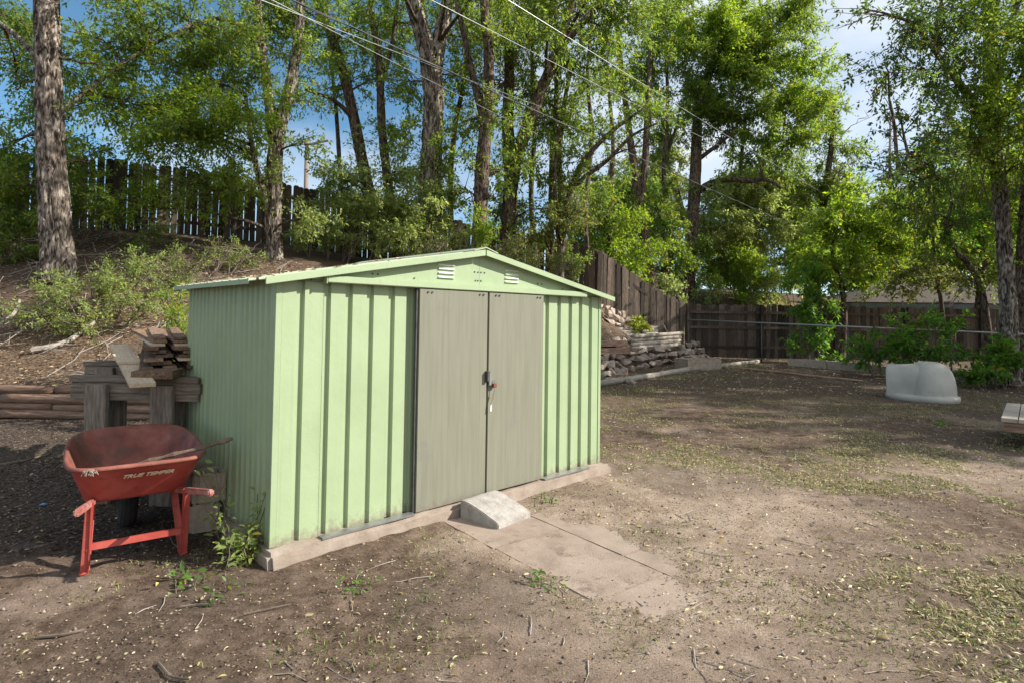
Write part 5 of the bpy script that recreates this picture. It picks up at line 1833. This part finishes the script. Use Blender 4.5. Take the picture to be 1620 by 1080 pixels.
shrub('leafy undergrowth behind the shed ridge', [(700, 380, 13.6, .45, 600), (740, 375, 13.9, .4, 450), (660, 392, 13.4, .45, 600), (820, 390, 14.0, .5, 750), (860, 400, 13.8, .45, 700), (900, 412, 13.6, .4, 550)], 35, .075, 'olive', 12, pale=.2)
shrub('yellow green bush squeezed behind the back left corner of the shed', [(287, 560, 7.2, .30, 800), (285, 510, 7.6, .28, 600), (284, 470, 8.0, .22, 350)], 36, .06, 'bright', 6, nice=True, yellow=.15)
shrub('tuft of yellow green shoots beside the upper timber stack', [(1012, 512, 16.8, .28, 420)], 37, .12, 'bright', 7, name='weed_tuft', cat='weed', yellow=.3)
shrub('dark green bush spilling through the chain link fence behind the dog house', [(1420, 555, 14.2, .5, 480), (1380, 540, 14.6, .5, 420), (1460, 540, 13.9, .55, 520), (1500, 555, 13.6, .45, 380), (1440, 510, 14.1, .5, 420), (1490, 505, 13.9, .5, 400), (1360, 565, 14.6, .35, 220)], 38, .14, 'maple', 14, group='bushes along the chain link fence', nice=True, pale=0)
shrub('bright low bush in front of the far fence left of the young maple', [(1280, 500, 17.2, .6, 900), (1265, 540, 17.2, .45, 500), (1300, 530, 16.8, .5, 650), (1310, 570, 16.4, .35, 350)], 39, .14, 'maple', 10, group='bushes along the chain link fence', nice=True, pale=0)
shrub('small maple bush by the foot of the right edge trunk', [(1575, 570, 13.0, .5, 750), (1550, 590, 12.8, .4, 450), (1600, 555, 12.8, .4, 500)], 40, .14, 'maple', 8, group='bushes along the chain link fence', nice=True, pale=0)
shrub('thicket of pale brush on the rise beyond the corner of the fences', [(1130, 455, 24, 1.0, 1500), (1060, 450, 22.5, .9, 1300), (1200, 455, 24.5, 1.1, 1700), (1250, 440, 25, 1.2, 2300), (1040, 470, 21.2, .6, 800)], 41, .12, 'pale', 24, group='bushes beyond the back fence', bare=8, hgt=1)
shrub('dense green thicket beyond the back fence right of the thin tree', [(1290, 430, 23, 1.3, 3600), (1240, 400, 24, 1.4, 3600), (1340, 420, 22, 1.2, 3200), (1390, 410, 22.5, 1.2, 3000), (1440, 380, 30, 1.8, 3600), (1530, 370, 31, 2.0, 4000), (1600, 380, 24, 1.4, 3200)], 42, .14, 'bright', 16, group='bushes beyond the back fence')
shrub('shaded bush on the near side of the slope fence', [(905, 405, 16.6, .5, 700), (885, 385, 16.8, .6, 900)], 43, .09, 'mid', 8)

# corner sapling: few long shoots with distinct leaves
def sapling(label, x, y, shoots, seed, lsize, tint, name='sapling', cat='sapling', group=None, hgt=(.3, .6), per=12):
    fo = Foliage(seed)
    g = h1(x, y)
    t = thing(name, label, cat, (x, y, g), 0, group)
    rng = fo.rng
    for k in range(shoots):
        a = rng.uniform(0, 6.28)
        h_ = rng.uniform(*hgt)
        d = np.array([math.cos(a) * .3, math.sin(a) * .3, 1.]) * h_
        b0 = np.array([rng.normal() * .05, rng.normal() * .05, -.02])
        p = fo.limb(b0, b0 + d, .005, .002, -.1, 8, 5, .25)
        i = rng.integers(2, 8, per)
        dr = rng.normal(size=(per, 3))
        dr[:, 2] = abs(dr[:, 2]) * .5
        fo.sprays(p[i], dr, np.full(per, .03), 1, lsize, GREEN[tint], .2, .03, .25, .3)
    fo.build(t, aspect=.45, nice=True, twigs=0, name='leaves', wood='twig', branch='stems')
    return t


sapling('young sapling with pale leaves sprouting at the front corner of the shed', -1.53, 3.43, 11, 51, .055, 'pale', hgt=(.15, .45), per=24)
sapling('second taller shoot of pale leaves against the shed side wall', -1.66, 3.56, 4, 52, .055, 'pale', hgt=(.35, .6), per=16)
for nm, px_, py_, sd, s_ in (('low green weed rosette in the sunlit dirt left of the slab', 300, 920, 53, .055), ('small green weed below the wheelbarrow shadow line', 355, 940, 54, .035), ('tiny seedlings on the dirt in front of the left door', 560, 935, 55, .035), ('dry green weed tuft on the edge of the path', 860, 925, 56, .04), ('weed tuft on the bare ground before the dog house', 1492, 672, 57, .07), ('green weed by the right side of the path ramp', 868, 795, 58, .035)):
    p = gr(px_, py_, 0)
    sapling(nm, p[0], p[1], 7, sd, s_, 'maple', 'weed', 'weed', 'small weeds in the bare ground', (.03, .08), 6)

# ------------------------------------------------------------------ loose ground cover
rng = np.random.default_rng(99)


def off_slab(x, y):
    """False on the shed's slab."""
    dx, dy = x - SH_O[0], y - SH_O[1]
    t_, b_ = dx * .7203 + dy * .6937, -dx * .6937 + dy * .7203
    return ~((t_ > -.08) & (t_ < 3.22) & (b_ > -.12) & (b_ < 1.9))


def scatter(n, x0, x1, y0, y1, dens=None, near=True):
    u = rng.random(n)
    y = y0 * (y1 / y0) ** u if near else y0 + (y1 - y0) * u
    x = x0 + (x1 - x0) * rng.random(n)
    k = off_slab(x, y)
    if dens is not None:
        k &= rng.random(n) < dens(x, y)
    return x[k], y[k]


def flat_leaves(name, x, y, size, cols, aspect=.42, tilt=.35, lift=.006, nice=False, mat='litter'):
    n = len(x)
    a = rng.uniform(0, 6.283, n)
    P = np.stack([x, y, GH(x, y) + lift], 1)
    D = np.stack([np.cos(a), np.sin(a), rng.normal(size=n) * .12], 1)
    Nn = unit(np.array([0, 0, 1.]) + rng.normal(size=(n, 3)) * tilt)
    L_ = size * rng.uniform(.5, 1.3, n)
    cols = np.array(cols)
    C = cols[rng.integers(0, len(cols), n)] * rng.uniform(.6, 1.25, (n, 1))
    V, F = leaf_verts(P, D, Nn, L_, L_ * aspect * rng.uniform(.6, 1.3, n), fold=.25, nice=nice)
    o = link(name, quads_mesh(name, V, 7 if nice else 4, F, M[mat], C.clip(.01, .85)))
    return stuff(o)


def GH(x, y):
    return H(x, y) + (fbm(x * 14, y * 14, 7.7, 3) - .5) * .032 * (1 - .85 * path_mask(x, y))


def lawn(x, y):
    n = .5 * fbm(x * 1.1, y * 1.1, 11.3, 3) + .5 * fbm(x * 4.2, y * 4.2, 3.3, 3)
    a = sstep(1.1, 2.1, x * .55 + (y - 2) * .42 + (n - .5) * 1.5) * sstep(12.8, 10.5, y)
    d1 = np.hypot((x - 1.6) / 1.2, (y - 4.4) / 1.4)
    d2 = np.hypot((x - 6.2) / 2.6, (y - 5.5) / .7)
    return a * sstep(.46, .60, n + .02) * sstep(.6, 1.2, d1) * (.25 + .75 * sstep(.5, 1.1, d2)) * (1 - path_mask(x, y))


YEL = [(.50, .42, .14), (.55, .48, .26), (.46, .40, .22), (.62, .55, .36), (.30, .34, .10), (.40, .26, .10), (.52, .44, .30)]
TAN = [(.34, .25, .16), (.24, .17, .11), (.44, .35, .25), (.16, .11, .075), (.50, .42, .31)]
hillf = lambda x, y: sstep(-.1, .2, y - np.interp(x, TOE_X, TOE_Y))
x, y = scatter(5200, -4.5, 9, 1.7, 13, lambda x, y: (1 - hillf(x, y)) * (.12 + .88 * sstep(.5, .66, fbm(x * 1.3, y * 1.3, 3.3))))
flat_leaves('fallen_leaves', x, y, .036, YEL, .38, .4, .008, True)
x, y = scatter(120000, -5.5, 10, 1.6, 12.5, lambda x, y: (1 - hillf(x, y)) * (.35 + .65 * sstep(.4, .6, fbm(x * 1.6, y * 1.6, 6.3))) * (1 - .9 * path_mask(x, y)))
flat_leaves('leaf_fragments', x, y, .016, TAN + [(.09, .065, .045), (.07, .05, .035), (.12, .085, .06)] * 2 + YEL[2:4] + [(.46, .38, .27)], .45, .7, .004)
x, y = scatter(26000, -6.5, -1.3, 3.45, 7.9, lambda x, y: .9 * np.ones_like(x))
flat_leaves('wood_mulch', x, y, .03, [(.05, .038, .03), (.10, .078, .06), (.16, .13, .105), (.075, .055, .042), (.22, .18, .145)], .3, .7, .006, mat='chips')
x, y = scatter(46000, -13, -1.5, 8.0, 14, lambda x, y: hillf(x, y) * (.45 + .55 * sstep(.4, .6, fbm(x, y, 2.2))), False)
flat_leaves('slope_litter', x, y, .055, TAN + [(.52, .40, .28), (.36, .22, .13)], .4, .6, .012)
x, y = scatter(9000, -1.5, 6, 10.5, 19, lambda x, y: hillf(x, y), False)
flat_leaves('slope_litter', x, y, .07, TAN, .4, .6, .012)
x, y = scatter(42000, .8, 9, 2.0, 9, lambda x, y: np.clip(lawn(x, y) * 1.5 + .12, 0, 1))
flat_leaves('straw_litter', x, y, .032, YEL[1:4] + TAN[2:3] + [(.46, .40, .26), (.34, .30, .16)], .3, .5, .012)
x, y = scatter(12000, 2, 13, 11.5, 19, lambda x, y: (1 - hillf(x, y)) * .7, False)
flat_leaves('leaf_litter', x, y, .05, TAN + YEL[2:4], .4, .5, .01)


def grass(name, n, x0, x1, y0, y1, dens, hgt, cols, wid=.004, near=True, lean=.9):
    x, y = scatter(n, x0, x1, y0, y1, dens, near)
    k = len(x)
    P = np.stack([x, y, GH(x, y) - .004], 1)
    a = rng.uniform(0, 6.283, k)
    h_ = hgt * rng.uniform(.4, 1.3, k)
    ln = rng.uniform(.2, lean, k)
    d = np.stack([np.cos(a) * ln, np.sin(a) * ln, np.ones(k)], 1)
    d = unit(d)
    s_ = np.stack([-np.sin(a), np.cos(a), 0 * a], 1)
    w_ = (wid * (1 + y * .06))[:, None]
    mid = P + d * h_[:, None] * .6
    tip = P + d * h_[:, None] + np.stack([np.cos(a), np.sin(a), -.6 + 0 * a], 1) * (h_ * .35)[:, None]
    V = np.stack([P - s_ * w_ / 2, P + s_ * w_ / 2, mid + s_ * w_ * .4, tip, mid - s_ * w_ * .4], 1)
    cols = np.array(cols)
    C = cols[rng.integers(0, len(cols), k)] * rng.uniform(.6, 1.3, (k, 1))
    me = quads_mesh(name, V, 5, [(0, 1, 2), (0, 2, 4), (4, 2, 3)], M['grassm'], C)
    return stuff(link(name, me))


DRY = [(.30, .26, .13), (.38, .33, .19), (.22, .21, .08), (.16, .19, .06), (.44, .38, .24)]
GRN = [(.12, .17, .045), (.17, .20, .06), (.09, .14, .04), (.26, .25, .10), (.20, .22, .08)]
grass('grass', 170000, .8, 11, 2.0, 13, lawn, .042, GRN + DRY[:3], .005, True, 2.4)
grass('dry_grass', 160000, .8, 9, 1.9, 8, lambda x, y: sstep(.3, .9, lawn(x, y) * 1.6) * .9, .045, DRY, .0045, True, 5)
grass('weed_sprigs', 9000, -2.2, 2.2, 2.4, 4.3, lambda x, y: sstep(.56, .7, fbm(x * 2.3, y * 2.3, 21.)) * (1 - path_mask(x, y)), .03, GRN, .004)
grass('grass_verge', 16000, .8, 7, 11, 17, lambda x, y: (1 - hillf(x, y)) * sstep(1.6, .3, abs(y - np.interp(x, [1.0, 2.5, 7.2], [11.2, 12.8, 16.9]) + .3)) * sstep(.4, .55, fbm(x, y, 5.)), .09, GRN + DRY[:2], .005, False)
grass('rise_grass', 30000, 4, 16, 20.5, 27, lambda x, y: sstep(.35, .55, fbm(x * .6, y * .6, 8.)), .35, [(.38, .34, .16), (.28, .28, .10), (.44, .38, .22), (.20, .22, .07)], .010, False)

# pebbles and clods
n = 5000
x, y = scatter(n, -4.5, 7, 1.6, 9, lambda x, y: (1 - hillf(x, y)) * (1 - .8 * path_mask(x, y)))
k = len(x)
s_ = .0035 * (1 + rng.random(k) ** 7 * 3)
P = np.stack([x, y, GH(x, y) + s_ * .3], 1)
octa = np.array([(1, 0, 0), (0, 1, 0), (-1, 0, 0), (0, -1, 0), (0, 0, .8), (0, 0, -.8)])
V = P[:, None] + octa[None] * s_[:, None, None] * rng.uniform(.6, 1.3, (k, 6, 1))
C = np.array([(.22, .17, .14), (.17, .125, .10), (.30, .25, .21), (.14, .105, .085)])[rng.integers(0, 4, k)]
stuff(link('pebbles', quads_mesh('pebbles', V, 6, [(0, 1, 4), (1, 2, 4), (2, 3, 4), (3, 0, 4), (1, 0, 5), (2, 1, 5), (3, 2, 5), (0, 3, 5)], M['chips'], C)))

# crumbled clods of earth and small stones
x, y = scatter(1300, -4.5, 8, 1.6, 9, lambda x, y: (1 - hillf(x, y)) * (1 - .9 * path_mask(x, y)) * sstep(.45, .62, fbm(x * 1.7, y * 1.7, 31.)))
k = len(x)
u_ = rng.normal(size=(14, 3))
u_ = unit(u_)
s_ = .005 * (1 + rng.random(k) ** 4 * 2.0)
ico = bmesh.new()
bmesh.ops.create_icosphere(ico, subdivisions=1, radius=1)
iv = np.array([v.co[:] for v in ico.verts])
ifs = [tuple(v.index for v in f.verts) for f in ico.faces]
ico.free()
P = np.stack([x, y, GH(x, y) + s_ * .15], 1)
V = P[:, None] + iv[None] * s_[:, None, None] * rng.uniform(.6, 1.25, (k, len(iv), 1)) * np.array([1.2, 1.2, .75])
C = np.array([(.13, .092, .07), (.17, .125, .098), (.10, .07, .053), (.24, .20, .165)])[rng.integers(0, 4, k)]
stuff(link('clods', quads_mesh('clods', V, len(iv), ifs, M['chips'], C)))

# fine twigs scattered over the dirt
x, y = scatter(900, -4.5, 6, 1.7, 8, lambda x, y: (1 - hillf(x, y)) * .42)
m = MB()
for i in range(len(x)):
    a = rng.uniform(0, 6.28)
    ln = rng.uniform(.04, .2) * (1 if rng.random() < .9 else 2)
    b_ = rng.uniform(-.25, .25)
    px_ = x[i] + np.array([0, math.cos(a) * ln * .5, math.cos(a + b_) * ln])
    py_ = y[i] + np.array([0, math.sin(a) * ln * .5, math.sin(a + b_) * ln])
    pz = GH(px_, py_) + .004
    m.tube(np.stack([px_, py_, pz], 1), [.0028, .0024, .0012], 4, cap=False)
stuff(m.build('fine_twigs', M['dead']))
# fine twigs and dead sticks on the slope
x, y = scatter(420, -12, -1.8, 8.2, 14, None, False)
m = MB()
for i in range(len(x)):
    a = rng.uniform(0, 6.28)
    ln = rng.uniform(.15, .9)
    px_ = x[i] + np.array([0, math.cos(a) * ln * .5, math.cos(a + .3) * ln])
    py_ = y[i] + np.array([0, math.sin(a) * ln * .5, math.sin(a + .3) * ln])
    pz = GH(px_, py_) + np.array([.01, .03 + .1 * rng.random(), .02 + .12 * rng.random()])
    m.tube(np.stack([px_, py_, pz], 1), [.008, .006, .003], 5, cap=False)
stuff(m.build('slope_twigs', M['dead']))


def ground_stick(label, pts, r0, r1, mat='twig', name='stick', lift=.012, arch=0.):
    P = []
    for i, (px_, py_, z_) in enumerate(pts):
        q = gr(px_, py_, z_) if not isinstance(z_, tuple) else at(px_, py_, z_[0])
        q[2] = h1(q[0], q[1]) + lift
        P.append(q)
    C_ = catmull(P, .06)
    C_[:, 2] = GH(C_[:, 0], C_[:, 1]) + lift
    o = MB().tube(C_ - C_[0], np.linspace(r0, r1, len(C_)), 6).build(name, M[mat], loc=tuple(C_[0]))
    return tag(o, label, 'stick', 'sticks lying on the ground')


ground_stick('dark forked stick lying near the bottom left of the yard', [(63, 1010, 0), (100, 1008, 0), (133, 1002, 0)], .008, .004, 'twig')
ground_stick('curved dark stick on the bottom edge left of centre', [(250, 1050, 0), (268, 1072, 0), (300, 1085, 0)], .006, .004, 'twig')
ground_stick('thin pale stick on the dirt in front of the slab corner', [(385, 977, 0), (420, 968, 0), (460, 962, 0)], .005, .003, 'twig')
ground_stick('short thin stick left of the slab corner on sunlit dirt', [(285, 962, 0), (310, 958, 0), (340, 960, 0)], .005, .003, 'twig')
ground_stick('pale bare branch lying on the slope at the far left', [(0, 505, (9.3,)), (25, 470, (9.7,)), (32, 450, (10.0,))], .035, .02, 'dead', 'dead_branch', .22)
ground_stick('grey exposed root sprawling down the slope below the shrub', [(50, 545, (8.9,)), (95, 530, (9.1,)), (125, 512, (9.4,)), (150, 495, (9.8,))], .05, .03, 'dead', 'root', .06)
ground_stick('long dark stick on the mulch left of the wheelbarrow', [(0, 735, 0), (40, 728, 0), (85, 716, 0)], .012, .006, 'twig')
p = gr(60, 800, .01)
o = MB().add([(0, 0, .012), (.05, .01, .02), (.055, .035, .012), (.01, .03, .022)], [(0, 1, 2, 3)]).build('scrap', M['cloth'], loc=(p[0], p[1], h1(p[0], p[1])))
tag(o, 'tiny blue scrap lying on the dark mulch left of the wheelbarrow', 'scrap')
# a curled seed pod and leaves on the roof
n = 160
tt, bb = rng.uniform(-.1, 1.45, n), rng.uniform(-.02, 1.75, n)
tt[:90] = rng.uniform(-.12, .35, 90)
P = np.array([shed_pt(a, b, roof_z(a) + .018) for a, b in zip(tt, bb)])
a = rng.uniform(0, 6.28, n)
V, F = leaf_verts(P, np.stack([np.cos(a), np.sin(a), 0 * a], 1), unit(np.array([0, 0, 1.]) + rng.normal(size=(n, 3)) * .4), np.full(n, .05), np.full(n, .02), .2, True)
stuff(link('roof_leaves', quads_mesh('roof_leaves', V, 7, F, M['litter'], np.array(TAN)[rng.integers(0, 5, n)])))
